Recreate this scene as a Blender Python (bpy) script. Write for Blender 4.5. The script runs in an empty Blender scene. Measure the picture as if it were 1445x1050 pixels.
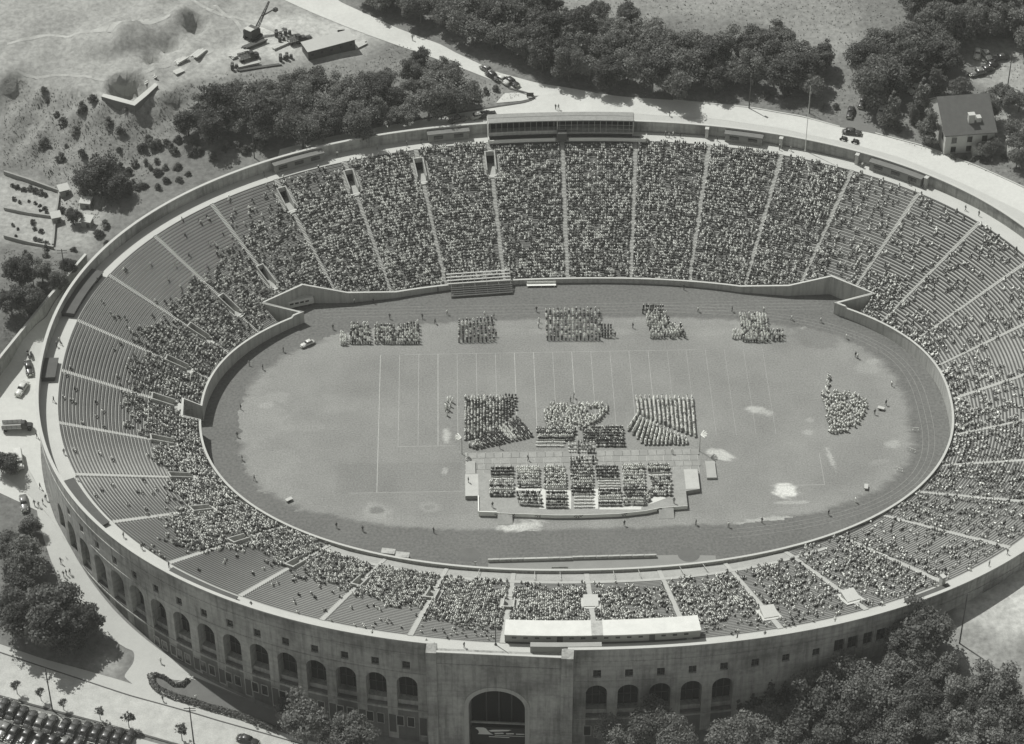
import bpy, math, random
import numpy as np
from mathutils import Vector, Matrix
from mathutils.bvhtree import BVHTree

random.seed(7); rng = np.random.default_rng(7)
SC = bpy.context.scene
COL = SC.collection

# ------------------------------------------------------------------ camera
CAM = np.array([-23.891, -438.429, 377.247]); YAW, PITCH, ROLL = 0.0207038, 0.6914587, -0.0040201
FPX, PW, PH = 3521.6, 1445.0, 1050.0
def _axes():
    f = np.array([math.sin(YAW)*math.cos(PITCH), math.cos(YAW)*math.cos(PITCH), -math.sin(PITCH)])
    r = np.array([math.cos(YAW), -math.sin(YAW), 0.0]); u = np.cross(r, f)
    c, s = math.cos(ROLL), math.sin(ROLL)
    return r*c+u*s, -r*s+u*c, f
AR, AU, AF = _axes()
cam = bpy.data.cameras.new('camera'); cam.sensor_width = 36; cam.lens = FPX/PW*36
cam.clip_start = 1; cam.clip_end = 6000
co = bpy.data.objects.new('camera', cam); COL.objects.link(co)
co.matrix_world = Matrix(((AR[0], AU[0], -AF[0], CAM[0]), (AR[1], AU[1], -AF[1], CAM[1]), (AR[2], AU[2], -AF[2], CAM[2]), (0, 0, 0, 1)))
SC.camera = co

# ------------------------------------------------------------------ light
SUN_AZ, SUN_EL = math.radians(-46), math.radians(57)      # azimuth from +Y towards +X
w = bpy.data.worlds.new('World'); SC.world = w; w.use_nodes = True
nt = w.node_tree; bg = nt.nodes['Background']
sky = nt.nodes.new('ShaderNodeTexSky'); sky.sky_type = 'NISHITA'; sky.sun_disc = False
sky.sun_elevation = SUN_EL; sky.sun_rotation = SUN_AZ
bw = nt.nodes.new('ShaderNodeRGBToBW'); nt.links.new(sky.outputs[0], bw.inputs[0]); nt.links.new(bw.outputs[0], bg.inputs[0])
bg.inputs[1].default_value = 0.12
sl = bpy.data.lights.new('sun', 'SUN'); sl.energy = 4.6; sl.angle = math.radians(0.5); sl.color = (1.0, 0.99, 0.965)
so = bpy.data.objects.new('sun', sl); COL.objects.link(so)
SV = Vector((math.sin(SUN_AZ)*math.cos(SUN_EL), math.cos(SUN_AZ)*math.cos(SUN_EL), math.sin(SUN_EL)))
so.rotation_euler = (-SV).to_track_quat('-Z', 'Y').to_euler(); so.location = SV*600
vs = SC.view_settings; vs.view_transform = 'Standard'; vs.look = 'None'; vs.exposure = 0.0; vs.gamma = 1.0
SC.cycles.max_bounces = 4; SC.cycles.diffuse_bounces = 3; SC.cycles.transparent_max_bounces = 4

# ------------------------------------------------------------------ pixel helpers (photo pixels -> world)
def proj(X):
    d = np.asarray(X, float)-CAM; z = d@AF
    return np.stack([PW/2+FPX*(d@AR)/z, PH/2-FPX*(d@AU)/z], -1)
def rayd(px, py):
    d = AF+(px-PW/2)/FPX*AR-(py-PH/2)/FPX*AU
    return d/np.linalg.norm(d)
def uz(px, py, z=0.0):
    d = rayd(px, py); t = (z-CAM[2])/d[2]
    return CAM+d*t
def inpoly(P, poly):
    P = np.asarray(P, float); x, y = P[:, 0], P[:, 1]; r = np.zeros(len(P), bool); n = len(poly)
    for i in range(n):
        x1, y1 = poly[i]; x2, y2 = poly[(i+1) % n]
        if y1 == y2: continue
        m = ((y1 > y) != (y2 > y)) & (x < (x2-x1)*(y-y1)/(y2-y1)+x1)
        r ^= m
    return r

# ------------------------------------------------------------------ scene helpers
def tag(o, label=None, cat=None, group=None, kind=None):
    if label: o['label'] = label
    if cat: o['category'] = cat
    if group: o['group'] = group
    if kind: o['kind'] = kind
    return o
def empty(name, loc=(0, 0, 0), rz=0.0, **k):
    o = bpy.data.objects.new(name, None); COL.objects.link(o); o.location = loc; o.rotation_euler = (0, 0, rz)
    o.empty_display_size = 0.5
    return tag(o, **k)
def kids(o): return [c for c in bpy.data.objects if c.parent == o]
CH = {}
def copy_tree(o, parent=None):
    c = o.copy(); COL.objects.link(c)
    if parent is not None: c.parent = parent; CH.setdefault(parent.name, []).append(c)
    for ch in list(CH.get(o.name, [])): copy_tree(ch, c)
    return c
class MB:
    def __init__(s): s.v = []; s.f = []; s.m = []
    def add(s, vs, fs, m=0):
        b = len(s.v); s.v += [tuple(map(float, v)) for v in vs]; s.f += [tuple(b+i for i in f) for f in fs]; s.m += [m]*len(fs)
        return s
    def box(s, c, d, rz=0.0, m=0, taper=1.0):
        x, y, z = d[0]/2, d[1]/2, d[2]/2; ca, sa = math.cos(rz), math.sin(rz); P = []
        for k, t in ((-z, 1), (z, taper)):
            for i, j in ((-x, -y), (x, -y), (x, y), (-x, y)):
                i *= t; j *= t; P.append((c[0]+i*ca-j*sa, c[1]+i*sa+j*ca, c[2]+k))
        return s.add(P, [(3, 2, 1, 0), (4, 5, 6, 7), (0, 1, 5, 4), (1, 2, 6, 5), (2, 3, 7, 6), (3, 0, 4, 7)], m)
    def bar(s, a, b, w, h=None, m=0):
        a = Vector(a); b = Vector(b); h = h or w; d = (b-a).normalized()
        up = Vector((0, 0, 1)) if abs(d.z) < .95 else Vector((1, 0, 0))
        x = d.cross(up).normalized()*w/2; y = x.cross(d).normalized()*h/2
        P = [a-x-y, a+x-y, a+x+y, a-x+y, b-x-y, b+x-y, b+x+y, b-x+y]
        return s.add(P, [(0, 1, 2, 3), (7, 6, 5, 4), (4, 5, 1, 0), (5, 6, 2, 1), (6, 7, 3, 2), (7, 4, 0, 3)], m)
    def tube(s, a, b, r0, r1=None, n=8, m=0, cap=True):
        a = Vector(a); b = Vector(b); r1 = r0 if r1 is None else r1; d = (b-a).normalized()
        up = Vector((0, 0, 1)) if abs(d.z) < .95 else Vector((1, 0, 0))
        x = d.cross(up).normalized(); y = d.cross(x)
        P = [a+(x*math.cos(t)+y*math.sin(t))*r0 for t in [2*math.pi*i/n for i in range(n)]]+[b+(x*math.cos(t)+y*math.sin(t))*r1 for t in [2*math.pi*i/n for i in range(n)]]
        F = [(i, n+i, n+(i+1) % n, (i+1) % n) for i in range(n)]
        if cap: F += [tuple(range(n)), tuple(range(2*n-1, n-1, -1))]
        return s.add(P, F, m)
    def prism(s, poly, z0, z1, m=0):
        n = len(poly); P = [(x, y, z0) for x, y in poly]+[(x, y, z1) for x, y in poly]
        a = sum(poly[i][0]*poly[(i+1) % n][1]-poly[(i+1) % n][0]*poly[i][1] for i in range(n))
        F = [(i, (i+1) % n, n+(i+1) % n, n+i) for i in range(n)]+[tuple(range(n, 2*n)), tuple(range(n-1, -1, -1))]
        if a < 0: F = [f[::-1] for f in F]
        return s.add(P, F, m)
    def loft(s, rings, m=0, cap=True, close=True):
        n = len(rings[0]); P = [p for r in rings for p in r]; F = []
        for k in range(len(rings)-1):
            for i in range(n if close else n-1):
                j = (i+1) % n; F.append((k*n+i, k*n+j, (k+1)*n+j, (k+1)*n+i))
        if cap: F += [tuple(range(n-1, -1, -1)), tuple(range((len(rings)-1)*n, len(rings)*n))]
        return s.add(P, F, m)
    def build(s, name, mats, parent=None, smooth=False, loc=None, rz=None):
        me = bpy.data.meshes.new(name); me.from_pydata(s.v, [], s.f)
        mats = mats if isinstance(mats, (list, tuple)) else [mats]
        for m in mats: me.materials.append(m)
        if len(mats) > 1: me.polygons.foreach_set('material_index', s.m)
        if smooth: me.polygons.foreach_set('use_smooth', [True]*len(s.f))
        me.update()
        o = bpy.data.objects.new(name, me); COL.objects.link(o)
        if parent is not None: o.parent = parent; CH.setdefault(parent.name, []).append(o)
        if loc is not None: o.location = loc
        if rz is not None: o.rotation_euler = (0, 0, rz)
        return o
def npmesh(name, V, Q, mat, col=None, parent=None, smooth=False):
    """mesh from numpy arrays: V (n,3), Q (m,4) quads (or (m,3)); col (n,) grey albedo per vertex"""
    me = bpy.data.meshes.new(name); V = np.asarray(V, np.float32); Q = np.asarray(Q, np.int32); k = Q.shape[1]
    me.vertices.add(len(V)); me.vertices.foreach_set('co', V.ravel())
    me.loops.add(Q.size); me.loops.foreach_set('vertex_index', Q.ravel())
    me.polygons.add(len(Q)); me.polygons.foreach_set('loop_start', np.arange(0, Q.size, k, dtype=np.int32))
    me.polygons.foreach_set('loop_total', np.full(len(Q), k, np.int32))
    if smooth: me.polygons.foreach_set('use_smooth', np.ones(len(Q), bool))
    me.materials.append(mat); me.update(calc_edges=True); me.validate()
    if col is not None:
        a = me.color_attributes.new('Alb', 'FLOAT_COLOR', 'POINT'); c = np.ones((len(V), 4), np.float32); c[:, :3] = np.asarray(col, np.float32)[:, None]
        a.data.foreach_set('color', c.ravel())
    o = bpy.data.objects.new(name, me); COL.objects.link(o)
    if parent is not None: o.parent = parent; CH.setdefault(parent.name, []).append(o)
    return o

# ------------------------------------------------------------------ materials (grey, faint warm green tone of an old print)
TINT = (0.982, 1.0, 0.94)
def g3(v): return (v*TINT[0], v*TINT[1], v*TINT[2], 1)
MATS = {}
def mat(name, v, rough=.85, var=.12, var2=None, sc=.5, sc2=6.0, attr=False, metal=0.0, streak=0.0, bump=0.0, trans=0.0, spec=.3, pour=False):
    """v grey albedo; var relative variation by two noises at scales sc, sc2 (1/m); attr: multiply vertex albedo 'Alb'; streak: vertical grime"""
    if name in MATS: return MATS[name]
    m = bpy.data.materials.new(name); m.use_nodes = True; n = m.node_tree; b = n.nodes['Principled BSDF']; L = n.links.new
    b.inputs['Roughness'].default_value = rough; b.inputs['Metallic'].default_value = metal; b.inputs['Specular IOR Level'].default_value = spec
    tc = n.nodes.new('ShaderNodeTexCoord')
    def noise(s, det=4, vec=None):
        t = n.nodes.new('ShaderNodeTexNoise'); t.inputs['Scale'].default_value = s; t.inputs['Detail'].default_value = det; t.inputs['Roughness'].default_value = .62
        L(vec or tc.outputs['Object'], t.inputs['Vector']); return t.outputs['Fac']
    def mth(op, a, b_):
        t = n.nodes.new('ShaderNodeMath'); t.operation = op
        for i, x in enumerate((a, b_)):
            if isinstance(x, (int, float)): t.inputs[i].default_value = x
            else: L(x, t.inputs[i])
        return t.outputs[0]
    f = mth('ADD', mth('MULTIPLY', mth('SUBTRACT', noise(sc), .5), 2.6*var), mth('MULTIPLY', mth('SUBTRACT', noise(sc2, 3), .5), 2.2*(var if var2 is None else var2)))
    f = mth('ADD', f, 1.0)
    if streak:
        mp = n.nodes.new('ShaderNodeMapping'); mp.inputs['Scale'].default_value = (1.3, 1.3, .10); L(tc.outputs['Object'], mp.inputs['Vector'])
        st = noise(1.0, 5, mp.outputs['Vector'])
        cr = n.nodes.new('ShaderNodeMapRange'); cr.inputs['From Min'].default_value = .45; cr.inputs['From Max'].default_value = .72
        L(st, cr.inputs['Value']); f = mth('MULTIPLY', f, mth('SUBTRACT', 1.0, mth('MULTIPLY', cr.outputs[0], streak)))
    if pour:
        mr = n.nodes.new('ShaderNodeMapRange'); mr.inputs['From Min'].default_value = .47; mr.inputs['From Max'].default_value = .66
        L(noise(.075, 6), mr.inputs['Value']); f = mth('MULTIPLY', f, mth('SUBTRACT', 1.0, mth('MULTIPLY', mr.outputs[0], .5)))
    if pour:      # horizontal board and pour lines of cast concrete
        for zs, am in ((.085, .13), (.9, .05)):
            mp = n.nodes.new('ShaderNodeMapping'); mp.inputs['Scale'].default_value = (.012, .012, zs*10); L(tc.outputs['Object'], mp.inputs['Vector'])
            mr = n.nodes.new('ShaderNodeMapRange'); mr.inputs['From Min'].default_value = .50; mr.inputs['From Max'].default_value = .62
            L(noise(1.0, 2, mp.outputs['Vector']), mr.inputs['Value']); f = mth('MULTIPLY', f, mth('SUBTRACT', 1.0, mth('MULTIPLY', mr.outputs[0], am)))
    if attr:
        at_ = n.nodes.new('ShaderNodeAttribute'); at_.attribute_name = 'Alb'; f = mth('MULTIPLY', f, at_.outputs['Fac'])
    f = mth('MAXIMUM', mth('MULTIPLY', f, v), .008)
    cc = n.nodes.new('ShaderNodeCombineColor')
    for i in range(3): L(mth('MULTIPLY', f, TINT[i]), cc.inputs[i])
    L(cc.outputs[0], b.inputs['Base Color'])
    if bump:
        bp = n.nodes.new('ShaderNodeBump'); bp.inputs['Strength'].default_value = bump; bp.inputs['Distance'].default_value = .3
        L(noise(sc2, 5), bp.inputs['Height']); L(bp.outputs[0], b.inputs['Normal'])
    if trans:
        tr = n.nodes.new('ShaderNodeBsdfTranslucent'); L(cc.outputs[0], tr.inputs['Color']); mx = n.nodes.new('ShaderNodeMixShader'); mx.inputs[0].default_value = trans
        L(b.outputs[0], mx.inputs[1]); L(tr.outputs[0], mx.inputs[2]); L(mx.outputs[0], n.nodes['Material Output'].inputs['Surface'])
    MATS[name] = m
    return m
M_ground = mat('ground_mix', 1.0, var=.30, var2=.55, sc=.07, sc2=.8, attr=True, bump=.6)
M_conc = mat('concrete', .40, var=.10, sc=.15, sc2=2.0, streak=.35)
M_wall = mat('stained_concrete', .38, var=.38, var2=.3, sc=.10, sc2=1.1, streak=.42, pour=True)
M_base = mat('base_concrete', .15, var=.35, var2=.3, sc=.16, sc2=1.2, streak=.35, pour=True)  # darker concrete for the wall faces below the arch sills
M_conc_l = mat('pale_concrete', .44, var=.08, sc=.3, sc2=3)
M_tread = mat('stand_concrete', .32, var=.22, sc=.2, sc2=2)
M_bench = mat('bench_wood', .085, var=.12, sc=.6, sc2=4)
M_dark = mat('void_shade', .015, var=.2)  # near-black albedo stands in for the shade deep inside openings
M_dkroof = mat('tar_roof', .085, var=.2, sc=.4, sc2=5)
M_road = mat('dusty_road', .50, var=.13, var2=.12, sc=.10, sc2=1.1)
M_cobble = mat('cobble_street', .42, var=.24, sc=.5, sc2=3.2, bump=.3)
M_walk = mat('pavement', .42, var=.08, sc=.3, sc2=2)
M_grass = mat('field_grass', .205, var=.13, sc=.06, sc2=2.6, bump=.15)
M_track = mat('cinder_track', .122, var=.16, var2=.6, sc=.10, sc2=1.6)
M_white = mat('white_paint', .70, var=.05)
M_chalk = mat('worn_chalk', .33, var=.35, sc=.5, sc2=3)
M_dirt = mat('bare_dirt', .40, var=.14, sc=.6, sc2=3)
M_leaf = mat('leaves', .195, var=.25, sc=.35, sc2=2.0, trans=.4, rough=.6)
M_leaf2 = mat('leaves_dark', .13, var=.25, sc=.35, sc2=2.0, trans=.38, rough=.6)
M_bark = mat('bark', .12)
M_glass = mat('window_glass', .03, rough=.15, spec=.6)
M_black = mat('black_paint', .035, rough=.3, var=.1, spec=.6)
M_metal = mat('chrome', .6, rough=.25, metal=1.0)
M_rubber = mat('rubber', .03)
M_wood = mat('weathered_wood', .28, var=.2)

# ------------------------------------------------------------------ stadium plan: crest superellipse, arc-length parameter q, distance d inwards
SA, SB, SN = 121.5, 93.6, 2.2
_th = np.linspace(0, 2*np.pi, 8001); _c, _s = np.cos(_th), np.sin(_th)
_X = SA*np.sign(_c)*np.abs(_c)**(2/SN); _Y = SB*np.sign(_s)*np.abs(_s)**(2/SN)
_L = np.concatenate([[0], np.cumsum(np.hypot(np.diff(_X), np.diff(_Y)))]); PER = _L[-1]
def Cq(q): q = np.mod(q, PER); return np.stack([np.interp(q, _L, _X), np.interp(q, _L, _Y)], -1)
def Nq(q):
    q = np.asarray(q, float); t = Cq(q+.6)-Cq(q-.6); t /= np.linalg.norm(t, axis=-1, keepdims=True)
    return np.stack([-t[..., 1], t[..., 0]], -1)
SLOPE, D0, ZP, ZC = .44, 4.5, 17.0, 20.0
RP = .76; RH = SLOPE*RP
QA, DQ = PER/4, PER/36
def qk(k): return QA+DQ*k
def zb(d): return ZP-SLOPE*np.maximum(np.asarray(d, float)-D0, 0)
def P3(q, d, z):
    q, d, z = np.broadcast_arrays(np.asarray(q, float), np.asarray(d, float), np.asarray(z, float))
    return np.concatenate([Cq(q)+Nq(q)*d[..., None], z[..., None]], -1)
def qd(x, y):
    Q = np.linspace(0, PER, 3600, endpoint=False); c = Cq(Q); i = np.argmin((c[:, 0]-x)**2+(c[:, 1]-y)**2)
    return Q[i], math.hypot(c[i, 0]-x, c[i, 1]-y)
def bowl(px, py):
    z = 15.
    for _ in range(30):
        g = uz(px, py, z); q, d = qd(g[0], g[1]); z = .6*z+.4*float(zb(d))
    return q, d
def angq(q):
    n = Nq(q); return math.atan2(n[1], n[0])           # heading of the inward normal

# inner wall line (plan), counter clockwise
def sup(a, b, n, t):
    c, s = np.cos(t), np.sin(t); return np.stack([a*np.sign(c)*np.abs(c)**(2/n), b*np.sign(s)*np.abs(s)**(2/n)], -1)
_t = np.linspace(-np.pi, np.pi, 721)
_e = sup(86.3, 51.7, 2.25, _t)
_ang = np.degrees(_t)
IW = []
right_end, left_end = (65.0, 37.6), (-65.8, 37.7)
seg1 = [tuple(p) for p in _e if p[1] < 37.5 and p[0] > -200]     # runs from left (-, y) ... handled below
# order: start at far right wall end going clockwise would flip; keep CCW: right end <- ... so go: left notch -> left side down -> near -> right side up -> right notch -> far wall back
ccw = [p for p in _e]
left = [tuple(p) for p in sup(86.3, 51.7, 2.25, np.linspace(np.pi*.5, np.pi*1.5, 361)) if p[1] < 37.6]
right = [tuple(p) for p in sup(86.3, 51.7, 2.25, np.linspace(-np.pi*.5, np.pi*.5, 361)) if p[1] < 37.5]
TUN = [(-86.3, 1.4), (-90.4, 1.9), (-90.2, -3.8), (-86.3, -3.4)]
leftT = [p for p in left if p[1] > 1.5]+TUN+[p for p in left if p[1] < -3.5]
far = [tuple(p) for p in sup(86.3, 51.3, 2.25, np.linspace(np.pi*.5-.62, np.pi*.5+.62, 81)) if abs(p[0]) < 43 and p[1] > 45.0]
IW = [left_end]+leftT+right+[right_end, (73.4, 38.2), (64.4, 45.1), (54.0, 44.7)]+far+[(-54.0, 44.8), (-64.9, 45.1), (-73.9, 38.3)]
IWA = np.array(IW)
def dmax_of(Q, off=0.0):
    """distance from the crest along the inward normal to the inner wall"""
    C, N = Cq(Q), Nq(Q); A = IWA; B = np.roll(IWA, -1, 0); E = B-A
    den = N[:, None, 0]*E[None, :, 1]-N[:, None, 1]*E[None, :, 0]
    W = A[None]-C[:, None]
    with np.errstate(divide='ignore', invalid='ignore'):
        t = (W[..., 0]*E[None, :, 1]-W[..., 1]*E[None, :, 0])/den
        s = (W[..., 0]*N[:, None, 1]-W[..., 1]*N[:, None, 0])/den
    ok = (t > 8) & (s >= -1e-6) & (s <= 1+1e-6)
    t = np.where(ok, t, 99); return t.min(1)-off

# ------------------------------------------------------------------ terrain outside the stadium
TP = [(880,150,18),(750,130,18.3),(1100,175,18),(1300,225,17.3),(1440,320,16.5),(640,75,20),(480,5,23),(590,30,22),
 (900,80,20),(1100,80,20.5),(1300,100,20.5),(1440,100,21),(800,20,24),(1100,10,25),(1400,20,24),(1200,150,18.5),(1370,190,18.2),(1440,240,17.6),
 (500,180,17.8),(400,205,16.8),(300,235,15.2),(230,270,14),(160,320,12.5),(115,372,11),(450,160,19),(350,170,19),(600,150,18.6),
 (150,95,24),(60,60,24.5),(10,20,25),(300,85,23.5),(410,75,23),(100,125,23.8),(10,105,23.8),(190,148,24),(215,124,24),(250,20,26),(480,75,22),(520,80,21),
 (198,170,20.3),(165,162,21.3),(236,132,22.6),(143,141,23.8),(224,125,23.8),(250,150,19.5),(100,150,18.8),(20,130,18.8),(100,200,16),(200,215,16),(270,180,18.5),(20,190,15.5),
 (60,255,13),(90,280,12.8),(40,290,11.5),(40,340,10.5),(90,350,11.5),(0,470,13),(60,410,13.5),(105,366,13.5),(20,515,8.3),(70,452,9.3),(118,393,10.3),(30,440,13.3),
 (40,560,7.2),(20,600,6.6),(15,680,4.8),(50,640,5),(40,760,2.0),(90,790,1),(30,850,-1.5),
 (130,860,-2.2),(180,915,-4.6),(60,920,-4),(20,960,-5),(100,970,-5.6),(190,960,-5.8),(250,960,-6.2),(280,1000,-7),(400,1045,-9),(10,1040,-6.3),(150,1040,-7),
 (560,1100,-10),(700,1110,-10.5),(840,1100,-10),(960,1090,-8),(1060,1060,-4),(1120,1010,-.5),(1200,940,5.5),(1235,922,8.0),(1270,902,10.8),(1310,877,13.3),(1354,908,12.5),(1350,858,13.9),(1400,832,14.4),(1440,808,15),(1380,940,11.5),
 (1440,920,12.5),(1300,1000,6.5),(1440,1030,8.5),(1200,1080,-2),(1540,740,16),(1590,560,16.5),(1560,450,16.5),(1500,360,16.5)]
_tw = np.array([uz(x, y, z) for x, y, z in TP])
_cx = np.array([[-700, 500, 30], [0, 600, 34], [700, 500, 30], [800, 0, 20], [700, -500, -5], [0, -600, -22], [-700, -500, -18], [-800, 0, 8]], float)
_tw = np.vstack([_tw, _cx])
def _phi(r): return -r
_K = _phi(np.linalg.norm(_tw[:, None, :2]-_tw[None, :, :2], axis=-1))+np.eye(len(_tw))*.2
_n = len(_tw); _Aug = np.zeros((_n+3, _n+3)); _Aug[:_n, :_n] = _K
_pl = np.c_[np.ones(_n), _tw[:, :2]/100]; _Aug[:_n, _n:] = _pl; _Aug[_n:, :_n] = _pl.T
_wt = np.linalg.solve(_Aug, np.r_[_tw[:, 2], 0, 0, 0])
def hraw(xy):
    xy = np.atleast_2d(xy); out = []
    for i in range(0, len(xy), 4000):
        b = xy[i:i+4000]; r = np.linalg.norm(b[:, None]-_tw[None, :, :2], axis=-1)
        out.append(_phi(r)@_wt[:_n]+np.c_[np.ones(len(b)), b/100]@_wt[_n:])
    return np.concatenate(out)
NS = 620
offs = np.concatenate([np.arange(-.6, 110, 1.5), np.arange(111, 170, 3), [180, 200, 230, 270, 330, 400, 500, 640, 800, 1000]])
_Q = np.linspace(0, PER, NS, endpoint=False)
_G = Cq(_Q)[None]-Nq(_Q)[None]*offs[:, None, None]
_gz = hraw(_G.reshape(-1, 2)).reshape(len(offs), NS)
_gz += (np.sin(_G[..., 0]*.21+np.sin(_G[..., 1]*.17)*2)*np.sin(_G[..., 1]*.19+1.3))*.10
PITS = [(182,121,24,4.6,-6.5),(217,86,23.5,2.3,-2.6),(239,69,23.5,2.6,-2.6),(276,40,24,2.6,-2.2),(258,33,24,2.4,1.4),(150,57,24,7.5,2.2),(188,62,24,4.5,2.6),(232,30,24,8,1.5)]
for _px, _py, _z, _r, _h in PITS:
    _c2 = uz(_px, _py, _z); _dd = np.hypot(_G[..., 0]-_c2[0], _G[..., 1]-_c2[1]); _gz += _h*np.clip(1.6-1.6*(_dd/_r)**2*.62, 0, 1)
# rugged cut banks of the building site: ridges and gullies a few metres across
_rp = proj(np.concatenate([_G, _gz[..., None]], -1).reshape(-1, 3))
_rm = inpoly(_rp, [(-80,-80),(330,-80),(340,60),(300,100),(255,180),(200,240),(130,310),(60,250),(-80,240)]).reshape(_gz.shape).astype(float)
_top = inpoly(_rp, [(-80,-80),(600,-80),(520,85),(330,100),(232,130),(190,152),(60,128),(-80,100)]).reshape(_gz.shape)
for _ in range(3): _rm = (_rm*2+np.roll(_rm, 1, 1)+np.roll(_rm, -1, 1)+np.vstack([_rm[:1], _rm[:-1]])+np.vstack([_rm[1:], _rm[-1:]]))/6
_x, _y = _G[..., 0], _G[..., 1]; _rn = 0
for _a, _f, _w in ((.3, .35, .9), (1.2, .55, .7), (2.1, .9, .5), (.8, 1.3, .35), (2.7, 1.9, .22), (1.7, .23, 1.0)):
    _u = _x*math.cos(_a)+_y*math.sin(_a); _v = -_x*math.sin(_a)+_y*math.cos(_a)
    _rn = _rn+_w*(1-2*np.abs(np.sin(_u*_f+1.7*np.sin(_v*_f*.6+_a))))
_gz += _rm*_rn*np.where(_top, .26, .62)
GV = np.concatenate([_G, _gz[..., None]], -1).reshape(-1, 3)
_i, _j = np.meshgrid(np.arange(len(offs)-1), np.arange(NS), indexing='ij'); _j2 = (_j+1) % NS
GQ = np.stack([_i*NS+_j, _i*NS+_j2, (_i+1)*NS+_j2, (_i+1)*NS+_j], -1).reshape(-1, 4)
GB = BVHTree.FromPolygons([tuple(v) for v in GV], [tuple(q) for q in GQ.tolist()])
def gz(x, y):
    h = GB.ray_cast(Vector((x, y, 300)), Vector((0, 0, -1)))
    return h[0].z if h[0] is not None else 0.0
def at(px, py):
    h = GB.ray_cast(Vector(CAM), Vector(rayd(px, py)))
    if h[0] is None: p = uz(px, py, 0); return Vector(p)
    return h[0]
# albedo zones of the ground, as regions of the land
ZONES = [([(-60,-60),(395,-20),(560,50),(515,72),(430,88),(330,100),(232,130),(190,152),(60,128),(-60,100)], .26),
 ([(-60,100),(60,128),(190,152),(232,130),(330,100),(520,80),(610,90),(420,120),(300,150),(200,215),(130,300),(60,240),(-60,220)], .19),
 ([(230,60),(300,50),(330,100),(240,125)], .32),
 ([(320,80),(350,30),(420,20),(520,45),(500,75),(430,84)], .40),
 ([(-60,235),(20,248),(90,278),(75,350),(40,345),(-60,325)], .30),
 ([(75,280),(110,270),(150,290),(130,360),(80,350)], .27),
 ([(-60,345),(60,350),(120,365),(40,440),(-60,520)], .13),
 ([(1340,850),(1400,825),(1460,785),(1600,800),(1600,870),(1420,905),(1370,880)], .40),
 ([(1340,860),(1380,885),(1430,905),(1460,960),(1380,960),(1340,930)], .24),
 ([(1370,60),(1445,60),(1500,150),(1420,240),(1400,120),(1360,115)], .26),
 ([(1170,120),(1310,80),(1330,110),(1240,180),(1170,180)], .16),
 ([(-60,640),(45,640),(70,780),(150,890),(185,925),(160,955),(100,940),(-60,905)], .14),
 ([(120,930),(170,925),(160,950),(130,945)], .30),
 ([(720,0),(1200,-60),(1220,60),(1160,90),(1060,30),(960,20),(900,35),(800,20)], .22),
 ([(690,115),(735,132),(730,140),(680,150),(640,160)], .22)]
pp = proj(GV); alb = np.full(len(GV), .155)
jit = rng.normal(0, 3.0, pp.shape)
for poly, v in ZONES: alb[inpoly(pp+jit, poly)] = v
_al = alb.reshape(len(offs), NS)
for _ in range(2): _al = (_al*2+np.roll(_al, 1, 1)+np.roll(_al, -1, 1)+np.vstack([_al[:1], _al[:-1]])+np.vstack([_al[1:], _al[-1:]]))/6
ground = npmesh('ground', GV, GQ[:, ::-1], M_ground, col=_al.ravel(), smooth=True); tag(ground, kind='structure')

def drape(name, edgeA, edgeB, m, up=.07, n=60, k=8, px=True, kind='structure'):
    """strip laid on the land between two edge lines (photo pixels of points on the land, or world xy)"""
    def res(e):
        P = np.array([at(*a)[:2] if px else a[:2] for a in e], float)
        l = np.r_[0, np.cumsum(np.hypot(*np.diff(P, axis=0).T))]; s = np.linspace(0, l[-1], n)
        Q = np.stack([np.interp(s, l, P[:, 0]), np.interp(s, l, P[:, 1])], -1)
        if len(e) > 2:
            for _ in range(3): Q[1:-1] = (Q[:-2]+2*Q[1:-1]+Q[2:])/4
        return Q
    A, B = res(edgeA), res(edgeB); T = np.linspace(0, 1, k+1)
    P = A[None]*(1-T)[:, None, None]+B[None]*T[:, None, None]; P = P.reshape(-1, 2)
    V = np.array([(x, y, gz(x, y)+up) for x, y in P])
    i, j = np.meshgrid(np.arange(k), np.arange(n-1), indexing='ij'); F = np.stack([i*n+j, i*n+j+1, (i+1)*n+j+1, (i+1)*n+j], -1).reshape(-1, 4)
    v0, v1, v2 = V[F[0, 0]], V[F[0, 1]], V[F[0, 2]]
    if np.cross(v1-v0, v2-v0)[2] < 0: F = F[:, ::-1]
    o = npmesh(name, V, F, m, smooth=True); tag(o, kind=kind); return o, A, B
def kerb(name, line, w=.3, h=.14, m=None, px=True, n=60):
    P = np.array([at(*a)[:2] if px else a[:2] for a in line], float)
    l = np.r_[0, np.cumsum(np.hypot(*np.diff(P, axis=0).T))]; s = np.linspace(0, l[-1], n)
    Q = np.stack([np.interp(s, l, P[:, 0]), np.interp(s, l, P[:, 1])], -1)
    for _ in range(3): Q[1:-1] = (Q[:-2]+2*Q[1:-1]+Q[2:])/4
    T = np.gradient(Q, axis=0); T /= np.linalg.norm(T, axis=1, keepdims=True); N = np.stack([-T[:, 1], T[:, 0]], -1)*w/2
    b = MB(); rings = []
    for q, nn in zip(Q, N):
        z = gz(*q)
        rings.append([(q[0]-nn[0], q[1]-nn[1], z-.3), (q[0]+nn[0], q[1]+nn[1], z-.3), (q[0]+nn[0], q[1]+nn[1], z+h), (q[0]-nn[0], q[1]-nn[1], z+h)])
    b.loft(rings); o = b.build(name, m or M_conc_l); tag(o, kind='structure'); return o

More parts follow.
